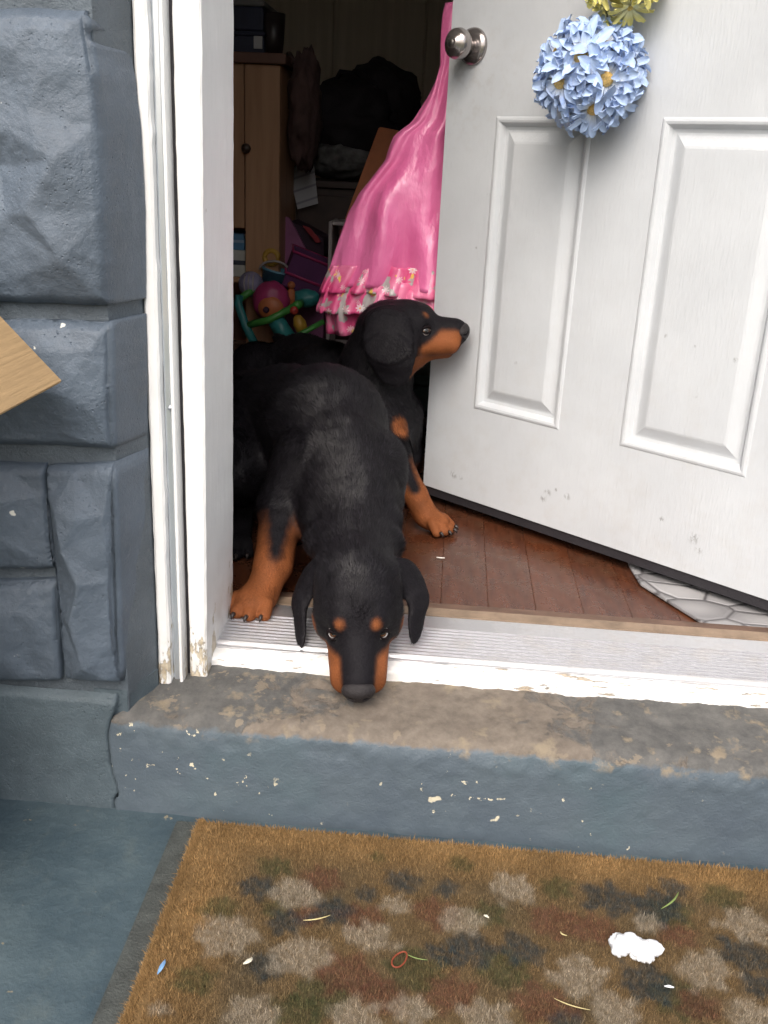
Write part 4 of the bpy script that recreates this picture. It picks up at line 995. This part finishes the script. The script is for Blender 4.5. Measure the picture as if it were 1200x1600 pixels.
# ================================================================== PUPPIES
def nrmz(v): v = np.asarray(v, float); return v/np.linalg.norm(v)
class Sdf:
    def __init__(s): s.p = []
    def cone(s, a, b, ra, rb, k=.02, tan=(0, 0), fur=.012, flow=None, sub=False, tag=''):
        a, b = np.asarray(a, float), np.asarray(b, float)
        if flow is None: flow = nrmz(b-a+1e-9)
        s.p.append(dict(t='c', a=a, b=b, ra=ra, rb=rb, k=k, tan=tan, fur=fur, flow=nrmz(flow), sub=sub, tag=tag)); return s
    def ball(s, a, r, k=.02, **kw):
        fl_ = kw.pop('flow', (0, 0, -1)); return s.cone(a, np.asarray(a, float)+1e-4, r, r, k, flow=fl_, **kw)
    def ell(s, c, ax, rad, k=.02, tan=(0, 0), fur=.008, flow=(0, 0, -1), sub=False, tag=''):
        s.p.append(dict(t='e', c=np.asarray(c, float), ax=np.array([nrmz(v) for v in ax]), r=np.asarray(rad, float), k=k, tan=tan, fur=fur, flow=nrmz(flow), sub=sub, tag=tag)); return s
    @staticmethod
    def d(q, P):
        if q['t'] == 'c':
            ab = q['b']-q['a']; t = np.clip(((P-q['a'])@ab)/(ab@ab), 0, 1)
            return np.linalg.norm(P-q['a']-t[..., None]*ab, axis=-1)-(q['ra']+(q['rb']-q['ra'])*t)
        L = (P-q['c'])@q['ax'].T; k0 = np.linalg.norm(L/q['r'], axis=-1); k1 = np.linalg.norm(L/q['r']**2, axis=-1)
        return k0*(k0-1)/np.maximum(k1, 1e-6)
    def bounds(s, q):
        if q['t'] == 'c':
            r = max(q['ra'], q['rb']); return np.minimum(q['a'], q['b'])-r, np.maximum(q['a'], q['b'])+r
        e = np.sqrt(((q['ax']*q['r'][:, None])**2).sum(0)); return q['c']-e, q['c']+e
    def eval(s, P):
        out = np.full(P.shape[:-1], 1.0)
        for q in s.p: out = s.comb(out, s.d(q, P), q)
        return out
    @staticmethod
    def comb(a, b, q):
        k = q['k']
        if q['sub']:
            h = np.clip(.5-.5*(a+b)/k, 0, 1); return a*(1-h)-b*h+k*h*(1-h)
        h = np.clip(.5+.5*(a-b)/k, 0, 1); return a*(1-h)+b*h-k*h*(1-h)
    def surface(s, h):
        bs = [s.bounds(q) for q in s.p if not q['sub']]
        lo = np.min([b[0] for b in bs], 0)-3*h; hi = np.max([b[1] for b in bs], 0)+3*h
        n = np.ceil((hi-lo)/h).astype(int)+1; D = np.full(n, .08, np.float32)
        for q in s.p:
            a, b = s.bounds(q); m = q['k']+4*h
            i0 = np.maximum(0, np.floor((a-m-lo)/h).astype(int)); i1 = np.minimum(n, np.ceil((b+m-lo)/h).astype(int)+1)
            gx = [lo[c]+h*np.arange(i0[c], i1[c]) for c in range(3)]
            P = np.stack(np.meshgrid(*gx, indexing='ij'), -1)
            sl_ = tuple(slice(i0[c], i1[c]) for c in range(3))
            D[sl_] = s.comb(D[sl_], s.d(q, P), q)
        return nets(D, lo, h)
def nets(D, lo, h):
    S = D < 0; c = [S[i:S.shape[0]-1+i, j:S.shape[1]-1+j, k:S.shape[2]-1+k] for i in (0, 1) for j in (0, 1) for k in (0, 1)]
    cnt = sum(x.astype(np.int8) for x in c); act = (cnt > 0) & (cnt < 8)
    idx = np.argwhere(act); N = len(idx); vid = np.full(act.shape, -1, np.int32); vid[act] = np.arange(N)
    pos = np.zeros((N, 3)); num = np.zeros(N)
    cr = [(i, j, k) for i in (0, 1) for j in (0, 1) for k in (0, 1)]
    for a in cr:
        for ax in range(3):
            if a[ax] == 0:
                b = list(a); b[ax] = 1
                A = idx+np.array(a); B = idx+np.array(b)
                va = D[A[:, 0], A[:, 1], A[:, 2]]; vb = D[B[:, 0], B[:, 1], B[:, 2]]; m = (va < 0) != (vb < 0)
                t = va[m]/(va[m]-vb[m]); p = A[m].astype(float); p[:, ax] += t; pos[m] += p; num[m] += 1
    V = lo+h*pos/num[:, None]; Q = []
    for ax in range(3):
        o1_, o2_ = (ax+1) % 3, (ax+2) % 3
        sa = [slice(None)]*3; sb = [slice(None)]*3; sa[ax] = slice(0, -1); sb[ax] = slice(1, None)
        df = S[tuple(sa)] != S[tuple(sb)]; e = np.argwhere(df)
        ok = (e[:, o1_] > 0) & (e[:, o2_] > 0) & (e[:, o1_] < D.shape[o1_]-1) & (e[:, o2_] < D.shape[o2_]-1); e = e[ok]
        ins = S[e[:, 0], e[:, 1], e[:, 2]]
        def at(d1, d2):
            q = e.copy(); q[:, o1_] += d1; q[:, o2_] += d2; return vid[q[:, 0], q[:, 1], q[:, 2]]
        quad = np.stack([at(-1, -1), at(0, -1), at(0, 0), at(-1, 0)], 1); quad[~ins] = quad[~ins][:, ::-1]; Q.append(quad)
    return V, np.concatenate(Q)
def quad_mesh(name, V, Q, mat_, parent):
    me = bpy.data.meshes.new(name); n = len(Q)
    me.vertices.add(len(V)); me.vertices.foreach_set('co', V.astype(np.float32).ravel())
    me.loops.add(4*n); me.loops.foreach_set('vertex_index', Q.astype(np.int32).ravel())
    me.polygons.add(n); me.polygons.foreach_set('loop_start', np.arange(0, 4*n, 4, dtype=np.int32))
    me.update(calc_edges=True); me.polygons.foreach_set('use_smooth', [True]*n)
    return link(name, me, mat_, parent)
def edges_of(Q): return np.unique(np.sort(np.concatenate([Q[:, [0, 1]], Q[:, [1, 2]], Q[:, [2, 3]], Q[:, [3, 0]]]), 1), axis=0)
def relax(A, E, it, w_=.5):
    n = len(A); deg = np.bincount(E.ravel(), minlength=n).astype(float); deg[deg == 0] = 1
    sh = (-1,)+(1,)*(A.ndim-1)
    for _ in range(it):
        s_ = np.zeros_like(A); np.add.at(s_, E[:, 0], A[E[:, 1]]); np.add.at(s_, E[:, 1], A[E[:, 0]])
        A = A*(1-w_)+w_*s_/deg.reshape(sh)
    return A
BLACK = np.array([.0085, .0075, .0095]); TAN = np.array([.225, .075, .027])
def coat_mat(name, rough, spec):
    g = G(name); g.set(color=g.attr('coat'), rough=rough, spec=spec); return g
gF = coat_mat('puppy_skin_coat', .65, .12); gF.bump(gF.noise(260, 3), .0012); SKIN = gF.m
gF = coat_mat('puppy_fur', .50, .21); FUR = gF.m
def nose_mat():
    g = G('nose_leather'); g.set(color=g.mix(g.noise(200), (.012, .010, .011), (.024, .020, .021)), rough=.45, spec=.30); g.bump(g.voro(700), .0007); return g.m
NOSE = nose_mat(); CLAW = M('dark_claw', (.03, .022, .02), .4)
def eye_mat():
    g = G('puppy_eye'); x, y, z = g.sep(); n = g.new('ShaderNodeVectorMath', operation='NORMALIZE'); g.put(n.inputs[0], g.co); _, _, c = g.sep(n.outputs[0])
    col = g.ramp(c, (.0, (.36, .32, .31)), (.75, (.46, .42, .41)), (.78, (.030, .014, .008)), (.90, (.095, .038, .014)), (.925, (.006, .005, .005)), (1, (.004, .004, .004)))
    g.set(color=col, rough=.08, coat=1.0, coatr=.03); return g.m
EYE_M = eye_mat(); LID = M('dark_lid', (.010, .007, .008), .8, spec=.08)

class Head:
    def __init__(s, o, f, u, sc=1.0, mz=0.0, bl=0.0):
        s.mz, s.bl = mz, bl; s.o = np.asarray(o, float); s.f = nrmz(f); u = np.asarray(u, float); u = u-(u@s.f)*s.f; s.u = nrmz(u); s.l = np.cross(s.u, s.f); s.s = sc
    def P(s, f, l, u): return s.o+s.s*(f*s.f+l*s.l+u*s.u)
    def loc(s, P):
        d = (P-s.o)/s.s; return d@s.f, d@s.l, d@s.u
    def add(s, S):
        P, k = s.P, s.s; ax = (s.f, s.l, s.u); fl_ = -s.f
        S.ell(P(0, 0, 0), ax, np.array([.064, .062, .054])*k, .03, fur=.007, flow=fl_, tag='h')
        S.ell(P(.022, 0, .014), ax, np.array([.046, .050, .042])*k, .02, fur=.006, flow=fl_, tag='h')
        for m in (-1, 1):
            S.ball(P(.024, m*.032, -.022), .034*k, .02, fur=.006, flow=fl_, tag='h')
            S.ball(P(.050, m*.025, .0265), .0165*k, .012, fur=.004, flow=fl_, tag='h')
        S.cone(P(.045, 0, -.004), P(.124-s.mz, 0, -.004), .034*k, (.026+s.bl)*k, .022, fur=.003, flow=fl_, tag='h')
        S.cone(P(.030, 0, -.042), P(.108-s.mz, 0, -.043), .026*k, .017*k, .012, fur=.004, flow=fl_, tag='h')
        for m in (-1, 1):
            S.cone(P(.055, m*.020, -.022), P(.117-s.mz, m*.0185, -.021), .0262*k, (.0222+s.bl)*k, .008, fur=.003, flow=fl_, tag='h')
        S.ball(P(.134-s.mz, 0, -.006), .0175*k, .014, fur=.002, flow=fl_, tag='h')
        S.ball(P(.020, 0, -.060), .028*k, .03, fur=.007, flow=fl_, tag='h')
    def coat(s, P):
        f, l, u = s.loc(P); f = np.where(f > .05, f+s.mz*np.clip((f-.05)/.06, 0, 1), f); al = np.abs(l); sm = lambda x, w_: np.clip(.5+x/w_, 0, 1)
        bridge = .0215+.004*np.clip((.09-f)/.05, 0, 1)
        t = sm(f-.050, .020)*sm(al-bridge, .011)*sm(-.004-(.10-np.minimum(f, .10))*.34-u+.012*sm(f-.085, .03), .016)
        under = sm(f+.02, .02)*sm(-.040-u, .010)*sm(.12-f, .01); t = np.maximum(t, under)
        t = np.maximum(t, sm(.0078-np.sqrt(((f-.060)/1.15)**2+((al-.0255))**2+((u-.035)*.9)**2), .008)*.9)
        t = np.maximum(t, sm(.013-np.sqrt((f-.030)**2+((u+.022)*.8)**2), .008)*sm(al-.045, .006))
        t *= 1-sm(f-.134, .006)*sm(u+.022, .006)*sm(.021-al, .005)
        return t
def puppy(name, label, head, build, gaze, ears, claws, extra_tan=None, extra_black=(), h=.0031, nfur=90000, seed=1, loc=(0, 0, 0), roll_up=0.0, lidw=0.0):
    r = np.random.default_rng(seed); root = thing(name, label, 'dog', loc, 'puppies in the doorway')
    S = Sdf(); build(S); head.add(S)
    HS = Sdf(); head.add(HS)
    # eyes: found on the surface of the head
    eyes = []
    for m in (-1, 1):
        d = nrmz(.052*head.f+m*.030*head.l+.016*head.u); st = head.P(.028, m*.018, -.002)
        ts = np.linspace(0, .09, 300); val = HS.eval(st+ts[:, None]*d); i = int(np.argmax(val > 0)); sp = st+ts[i]*d
        e = 1e-3; nn = nrmz([HS.eval((sp+e*np.eye(3)[c])[None])[0]-HS.eval((sp-e*np.eye(3)[c])[None])[0] for c in range(3)])
        nn = nrmz(nn+.38*head.u+.12*head.f); sp = sp+.0018*head.u; eyes.append((sp, nn, m))
        S.ball(sp+nn*.0025, .0098*head.s, .004, sub=True)
    for E in ears:
        for c, ax, rad in E['ell']:
            S.ell(c, ax, rad, E.get('k', .012), fur=.006, flow=E['flow'], tag='e')
    V, Q = S.surface(h); E_ = edges_of(Q); V = relax(V, E_, 2, .5)
    pos = [q for q in S.p if not q['sub']]
    DD_ = np.stack([S.d(q, V) for q in pos], 1); near = DD_.argmin(1)
    tan = np.zeros(len(V)); fur = np.zeros(len(V)); flow = np.zeros((len(V), 3)); ish = np.zeros(len(V))
    for i, q in enumerate(pos):
        m = near == i
        if not m.any(): continue
        fur[m] = q['fur']; flow[m] = q['flow']; ish[m] = q['tag'] == 'h'
        if q['t'] == 'c':
            ab = q['b']-q['a']; t = np.clip(((V[m]-q['a'])@ab)/(ab@ab), 0, 1); tan[m] = q['tan'][0]+(q['tan'][1]-q['tan'][0])*t
        else: tan[m] = q['tan'][0]
    flow = relax(flow, E_, 14); fur = relax(fur, E_, 8); tan = relax(tan, E_, 6)
    hw = np.clip(relax(ish, E_, 2), 0, 1)
    ht_ = head.coat(V); tan = np.maximum(tan*(hw < .5), ht_*(hw > .3))
    for c, rr, val in (extra_tan or []):
        tan = np.maximum(tan, val*np.clip((rr-np.linalg.norm(V-c, axis=1))/(rr*.35), 0, 1))
    for E in ears:
        for c, ax, rad in E['ell']:
            L = (V-c)@np.array(ax).T; inside = (np.abs(L[:, 0]) < rad[0]*1.1) & (np.abs(L[:, 1]) < rad[1]*1.1) & (np.abs(L[:, 2]) < rad[2]*1.6)
            tan = np.where(inside & (rad[2] < .01) & (L[:, 2] < -rad[2]*.35) & (np.abs(L[:, 1]) < rad[1]*.7) & (ht_ < .1), np.maximum(tan, E.get('inner', 0)), tan)
    for a, b, rr in extra_black:
        ab = np.asarray(b)-np.asarray(a); t = np.clip(((V-a)@ab)/(ab@ab), 0, 1); dd = np.linalg.norm(V-a-t[:, None]*ab, axis=1)
        tan = tan*np.clip((dd-rr*.45)/(rr*1.0), 0, 1)
    nzq = np.array([mnoise.noise(Vector(v*150)) for v in V]); tan = np.clip(relax(tan, E_, 2)+.10*nzq*(tan > .03)*(tan < .9), 0, 1)
    # vary the tan a little, darker towards the black
    nzv = np.array([mnoise.noise(Vector(v*42)) for v in V])
    tcol = TAN*(1+.30*nzv[:, None]); tcol = tcol*(.55+.45*np.clip(tan*1.1, 0, 1))[:, None]
    ts_ = np.clip((tan-.12)/.70, 0, 1)[:, None]; colr = BLACK*(1-ts_)+tcol*ts_
    body = quad_mesh('body', V, Q, SKIN, root); color_attr(body.data, colr)
    # fur
    A, B, C, D4 = V[Q[:, 0]], V[Q[:, 1]], V[Q[:, 2]], V[Q[:, 3]]
    fn = np.cross(C-A, D4-B); ar = np.linalg.norm(fn, axis=1)/2; fnn = fn/np.maximum(2*ar[:, None], 1e-9)
    vn = np.zeros_like(V)
    for c in range(4): np.add.at(vn, Q[:, c], fn)
    vn /= np.maximum(np.linalg.norm(vn, axis=1), 1e-9)[:, None]
    cen = (A+B+C+D4)/4; vis = ((CAM-cen)*fnn).sum(1) > -.25*np.linalg.norm(CAM-cen, axis=1)
    wgt = ar*np.where(vis, 1, .35)*np.where(hw[Q[:, 0]] > .5, 1.9, 1.0); qi = r.choice(len(Q), nfur, p=wgt/wgt.sum())
    s_, t_ = r.random((nfur, 1)), r.random((nfur, 1))
    def bil(Z_): 
        z = [Z_[Q[qi, c]] for c in range(4)]; a, b = (s_, t_) if Z_.ndim > 1 else (s_[:, 0], t_[:, 0])
        return z[0]*(1-a)*(1-b)+z[1]*a*(1-b)+z[2]*a*b+z[3]*(1-a)*b
    p = bil(V); n = bil(vn); n /= np.linalg.norm(n, axis=1)[:, None]+1e-9; fl_ = bil(flow); L = bil(fur); cl = bil(colr)
    wob = np.array([mnoise.noise_vector(Vector(v*55)) for v in p]); wob2 = np.array([mnoise.noise_vector(Vector(v*17)) for v in p])
    fl_ = fl_+.55*wob+.40*wob2+.16*r.normal(size=(nfur, 3)); fl_ -= (fl_*n).sum(1)[:, None]*n; fl_ /= np.linalg.norm(fl_, axis=1)[:, None]+1e-9
    keep = np.ones(nfur, bool)
    for sp, nn, m in eyes: keep &= np.linalg.norm(p-sp, axis=1) > .0125*head.s
    hf, hl, hu = head.loc(p); keep &= ~((hf > .134-head.mz) & (hu > -.026) & (np.abs(hl) < .025))
    L = L*(.6+.7*r.random(nfur)); lift = np.clip(.13+.22*r.random(nfur)+.28*wob[:, 0], .03, .7)[:, None]
    wv = np.cross(n, fl_)*(np.clip(L*.055, .00028, .00065))[:, None]
    tip = p+L[:, None]*(fl_*np.sqrt(1-lift**2)+n*lift); p0 = p-n*.0006
    glint_tone = (.55+1.9*r.random((nfur, 1))**3)  # random strand tone; the few lighter strands paint hair glints into the colour
    k = keep; tri_mesh('fur', (p0-wv)[k], (p0+wv)[k], tip[k], (cl*glint_tone)[k], FUR, body)
    # eyes
    for sp, nn, m in eyes:
        R_ = .0128*head.s; c = Vector(sp-nn*.0108*head.s); gz = (Vector(gaze)-c).normalized()
        gz = (gz*.62+Vector(nn)*.45).normalized()+Vector(head.f)*roll_up; gz.normalize()
        bm = bmesh.new(); bmesh.ops.create_uvsphere(bm, u_segments=32, v_segments=20, radius=R_)
        me = bpy.data.meshes.new('eye'); bm.to_mesh(me); bm.free(); me.materials.append(EYE_M); me.polygons.foreach_set('use_smooth', [True]*len(me.polygons))
        o = bpy.data.objects.new('eye', me); COL.objects.link(o); o.parent = root
        o.matrix_parent_inverse = Matrix.Translation(-Vector(root.location)); o.matrix_basis = Matrix.Translation(c) @ gz.to_track_quat('Z', 'Y').to_matrix().to_4x4()
        N_ = Vector(nn); W_ = Vector(-head.f*lidw+head.u*.43); ll = W_.cross(N_).normalized(); uu = N_.cross(ll)
        for top, lidr, hh in ((1, .0030, .0062), (-1, .0019, .0070)):
            pts, rd = [], []
            for i in range(11):
                a = -1.5+3.0*i/10; x_ = sin(a)*.0100*head.s; y_ = top*cos(a)*hh*head.s
                zz = .0012*cos(a)+.0006-.0016*(1-cos(a))
                pts.append(Vector(sp)+ll*x_+uu*y_+N_*zz); rd.append(lidr*head.s*(.45+.55*cos(a*1.1)))
            tube('eyelid', pts, rd, LID, root, 8)
    # nose leather
    NS = Sdf(); P_ = lambda a_, b_, c_: head.P(a_-head.mz-(.004 if head.mz else 0), b_, c_); k = head.s
    NS.ell(P_(.146, 0, -.001), (head.f, head.l, head.u), np.array([.0155, .0240, .0160])*k, .006)
    NS.ell(P_(.1475, 0, -.010), (head.f, head.l, head.u), np.array([.010, .0135, .012])*k, .008)
    for m in (-1, 1):
        NS.cone(P_(.160, m*.0095, -.002), P_(.150, m*.0125, -.004), .0040*k, .0045*k, .002, sub=True)
        NS.cone(P_(.158, m*.0125, -.005), P_(.152, m*.0205, -.004), .0020*k, .0022*k, .002, sub=True)
    NS.cone(P_(.160, 0, -.004), P_(.159, 0, -.024), .0014*k, .0014*k, .002, sub=True)
    v_, q_ = NS.surface(.0011); v_ = relax(v_, edges_of(q_), 2); quad_mesh('nose', v_, q_, NOSE, root)
    for a, d in claws:
        a = Vector(a); d = Vector(d).normalized(); tube('claw', [a, a+d*.003+Vector((0, 0, .0002)), a+d*.006-Vector((0, 0, .0025)), a+d*.0085-Vector((0, 0, .0065))], [.0036, .0034, .0026, .0008], CLAW, root, 8)
    return root
def paw(S, c, d, claws, tan=(1, 1), sz=1.0, z0=0.0):
    c = np.asarray(c, float); d = nrmz([d[0], d[1], 0]); sd = np.array([d[1], -d[0], 0])
    S.ell(c, (d, sd, (0, 0, 1)), np.array([.033, .030, .021])*sz, .012, tan=tan, fur=.005, flow=d)
    for i, (o_, fo_) in enumerate(((-1.5, .022), (-.52, .031), (.52, .031), (1.5, .022))):
        a = c+sd*o_*.0155*sz+d*.008*sz; b = c+sd*o_*.0192*sz+d*(fo_+.003)*sz; b[2] = z0+.0110*sz; a[2] = c[2]+.003
        S.cone(a, b, .0112*sz, .0102*sz, .0016, tan=tan, fur=.0022, flow=d)
        claws.append((b+d*.009*sz+np.array([0, 0, .002]), d+sd*o_*.06))

# ---- the puppy with its chin on the step
noseP = PZ(560, 1083, .012)
axis = nrmz([-.108, .815, .570])         # from nose back to skull
h1_ = Head(noseP+axis*.150, -axis, CAM-(noseP+axis*.09), 1.0)
h1_.o = noseP+axis*.150
cl1 = []
def build1(S):
    sp = [(PY(402, 652, 1.99), .100), (PY(450, 655, 1.86), .100), (PY(508, 668, 1.72), .108), (PY(538, 735, 1.60), .089), (PY(550, 800, 1.52), .076), (PY(555, 858, 1.43), .060), (h1_.P(-.03, 0, .0), .058)]
    for (a, ra), (b, rb) in zip(sp[:-1], sp[1:]): S.cone(b, a, rb, ra, .03, fur=.013, flow=np.asarray(a)-np.asarray(b))
    S.cone((-.175, 1.60, .155), (-.30, 1.86, .165), .080, .075, .04, fur=.012, flow=(-.4, .9, 0))
    S.ball((-.165, 1.545, .145), .072, .04, flow=(0, 0, -1))
    for q_, r_ in ((PY(484, 714, 1.605), .047), (PY(592, 718, 1.605), .044)): S.cone(q_, np.asarray(q_)+[0, .05, -.05], r_, r_*.9, .018, fur=.011, flow=(-.3, .8, -.3))
    for a_, b_ in ((PY(500, 812, 1.475), PY(606, 818, 1.475)), (PY(498, 846, 1.435), PY(608, 850, 1.435))): S.cone(a_, (np.asarray(a_)+b_)/2+[0, -.012, .016], .024, .022, .014, fur=.012, flow=(0, .8, .3)); S.cone((np.asarray(a_)+b_)/2+[0, -.012, .016], b_, .022, .024, .014, fur=.012, flow=(0, .8, .3))
    # foreleg at the image left
    sh = PY(474, 725, 1.585); el = PY(440, 792, 1.545); wr = PY(427, 882, 1.465); pa = PY(409, 926, 1.425)
    S.cone(sh, el, .058, .040, .03, fur=.010); S.cone(el, wr, .0375, .0285, .02, tan=(.0, 1), fur=.006); S.cone(wr, pa, .0285, .029, .015, tan=(1, 1), fur=.005)
    S.cone((wr+el)/2, wr, .030, .0285, .012, tan=(1, 1), fur=.006)
    paw(S, (-.291, 1.404, .0295), (-.28, -1), cl1, sz=1.12, z0=.010)
    # foreleg hidden behind the head
    S.cone((-.120, 1.59, .20), (-.110, 1.60, .12), .052, .038, .03); S.cone((-.110, 1.60, .12), (-.100, 1.56, .04), .034, .027, .015, tan=(.3, 1), fur=.006); paw(S, (-.100, 1.535, .022), (0, -1), cl1)
    # hind legs
    S.cone((-.33, 1.95, .21), (-.285, 1.85, .13), .078, .050, .03); S.cone((-.285, 1.85, .13), (-.30, 1.875, .06), .04, .024, .02); S.cone((-.30, 1.875, .06), (-.278, 1.80, .022), .024, .024, .012, tan=(.4, 1), fur=.005); paw(S, (-.272, 1.765, .022), (.1, -1), cl1)
    S.cone((-.42, 1.90, .19), (-.385, 1.72, .15), .092, .072, .03); S.cone((-.385, 1.72, .15), (-.40, 1.78, .06), .055, .030, .02); S.cone((-.40, 1.78, .06), (-.385, 1.70, .022), .030, .027, .012, fur=.005); paw(S, (-.38, 1.665, .022), (0, -1), cl1, tan=(0, 0))
    S.cone((-.45, 2.06, .24), (-.47, 2.12, .24), .022, .012, .02)
e1 = []
for m, base, tip, outn in ((-1, PY(488, 893, 1.355), PY(470, 1004, 1.300), (-1, .1, .25)), (1, PY(638, 893, 1.355), PY(648, 992, 1.305), (1, .1, .25))):
    base, tip = np.array(base), np.array(tip); mid = (base+tip)/2+np.array([m*.011, 0, .004])
    L1 = nrmz(mid-base); L2 = nrmz(tip-mid); wd = nrmz([m*.45, .85, .30])
    e_ = []
    for L_, c_, rad in ((L1, (base*1.05+mid*.95)/2, (.042, .025, .0062)), (L2, (mid*1.05+tip*.95)/2, (.042, .020, .0055))):
        w_ = nrmz(wd-(wd@L_)*L_); n_ = np.cross(L_, w_); n_ = n_*np.sign(n_@np.array(outn)); e_.append((c_, (L_, w_, n_), rad))
    e_.append((base*.85+h1_.o*.15, (L1, nrmz(wd-(wd@L1)*L1), np.cross(L1, nrmz(wd-(wd@L1)*L1))), (.026, .028, .013)))
    e1.append(dict(ell=e_, flow=nrmz(tip-base), inner=0))
legA = PY(438, 800, 1.50); legB = PY(431, 862, 1.44)
puppy('puppy', 'black and tan puppy in front resting its chin on the door step', h1_, build1, CAM, e1, cl1, extra_black=[(legA, legB, .017)], nfur=190000, seed=3, loc=(-.2, 1.6, 0), roll_up=-.20, lidw=.8)

# ---- the puppy looking at the door
h2_ = Head(PY(624, 514, 1.945), (.985, -.13, .060), (.06, -.16, 1.0), .98, .012, .002)
cl2 = []
def build2(S):
    nb = PY(588, 575, 1.985); shd = PY(585, 665, 1.990)
    S.cone(h2_.P(-.035, 0, -.01), nb, .058, .070, .03, fur=.011); S.cone(nb, shd, .072, .078, .03, fur=.012)
    S.cone(shd, (-.27, 2.22, .205), .080, .092, .04, fur=.012); S.cone((-.27, 2.22, .205), (-.38, 2.44, .20), .092, .088, .04, fur=.012)
    S.cone(PY(590, 660, 1.945), PY(612, 705, 1.905), .052, .038, .03); S.cone(PY(612, 705, 1.905), PY(648, 772, 1.872), .032, .0245, .02, tan=(.0, 1), fur=.006)
    S.cone(PY(648, 772, 1.872), PY(664, 803, 1.862), .0245, .026, .012, tan=(1, 1), fur=.005); paw(S, (-.008, 1.852, .022), (.72, -.45), cl2, sz=.95)
    S.cone((-.10, 2.03, .20), (-.085, 2.05, .11), .05, .036, .03); S.cone((-.085, 2.05, .11), (-.085, 2.03, .03), .03, .025, .015, tan=(.3, 1)); paw(S, (-.075, 2.02, .022), (.9, -.3), cl2)
    for sx in (-.09, .09):
        S.cone((-.40+sx, 2.45+sx*.4, .19), (-.37+sx, 2.38+sx*.4, .13), .075, .05, .03); S.cone((-.37+sx, 2.38+sx*.4, .13), (-.40+sx, 2.45+sx*.4, .06), .04, .024, .02); S.cone((-.40+sx, 2.45+sx*.4, .06), (-.37+sx, 2.40+sx*.4, .022), .024, .024, .012, tan=(.4, 1)); paw(S, (-.355+sx, 2.37+sx*.4, .022), (.4, -.9), cl2)
    S.cone((-.43, 2.52, .24), (-.47, 2.58, .25), .022, .012, .02)
e2 = []
b_, m_, t_ = PY(598, 503, 1.885), PY(606, 545, 1.868), PY(622, 598, 1.878)
for base, mid, tip, sg in ((np.array(b_), np.array(m_), np.array(t_), -1), (np.array(b_)+[0, .125, 0], np.array(m_)+[0, .15, 0], np.array(t_)+[0, .14, 0], 1)):
    L1 = nrmz(mid-base); L2 = nrmz(tip-mid); wd = np.array([1.0, 0, .0]); e_ = []
    for L_, c_, rad in ((L1, base*.40+mid*.60, (.048, .041, .0075)), (L2, mid*.62+tip*.38, (.054, .040, .0065))):
        w_ = nrmz(wd-(wd@L_)*L_); n_ = np.cross(L_, w_); n_ = n_*np.sign(n_[1]*sg); e_.append((c_, (L_, w_, n_), rad))
    e_.append((base*.7+h2_.P(0, 0, .02)*.3, ((1, 0, 0), (0, 1, 0), (0, 0, 1)), (.040, .024, .022)))
    e2.append(dict(k=.024, ell=e_, flow=nrmz(tip-base), inner=0))
ch = np.array(PY(621, 668, 1.915))
puppy('puppy', 'black and tan puppy behind, in profile with its nose at the white door', h2_, build2, CAM, e2, cl2, extra_tan=[(ch, .030, 1.0)], extra_black=[(PY(622, 700, 1.88), PY(648, 762, 1.85), .013)], nfur=110000, seed=8, loc=(-.1, 1.98, 0), roll_up=.25)
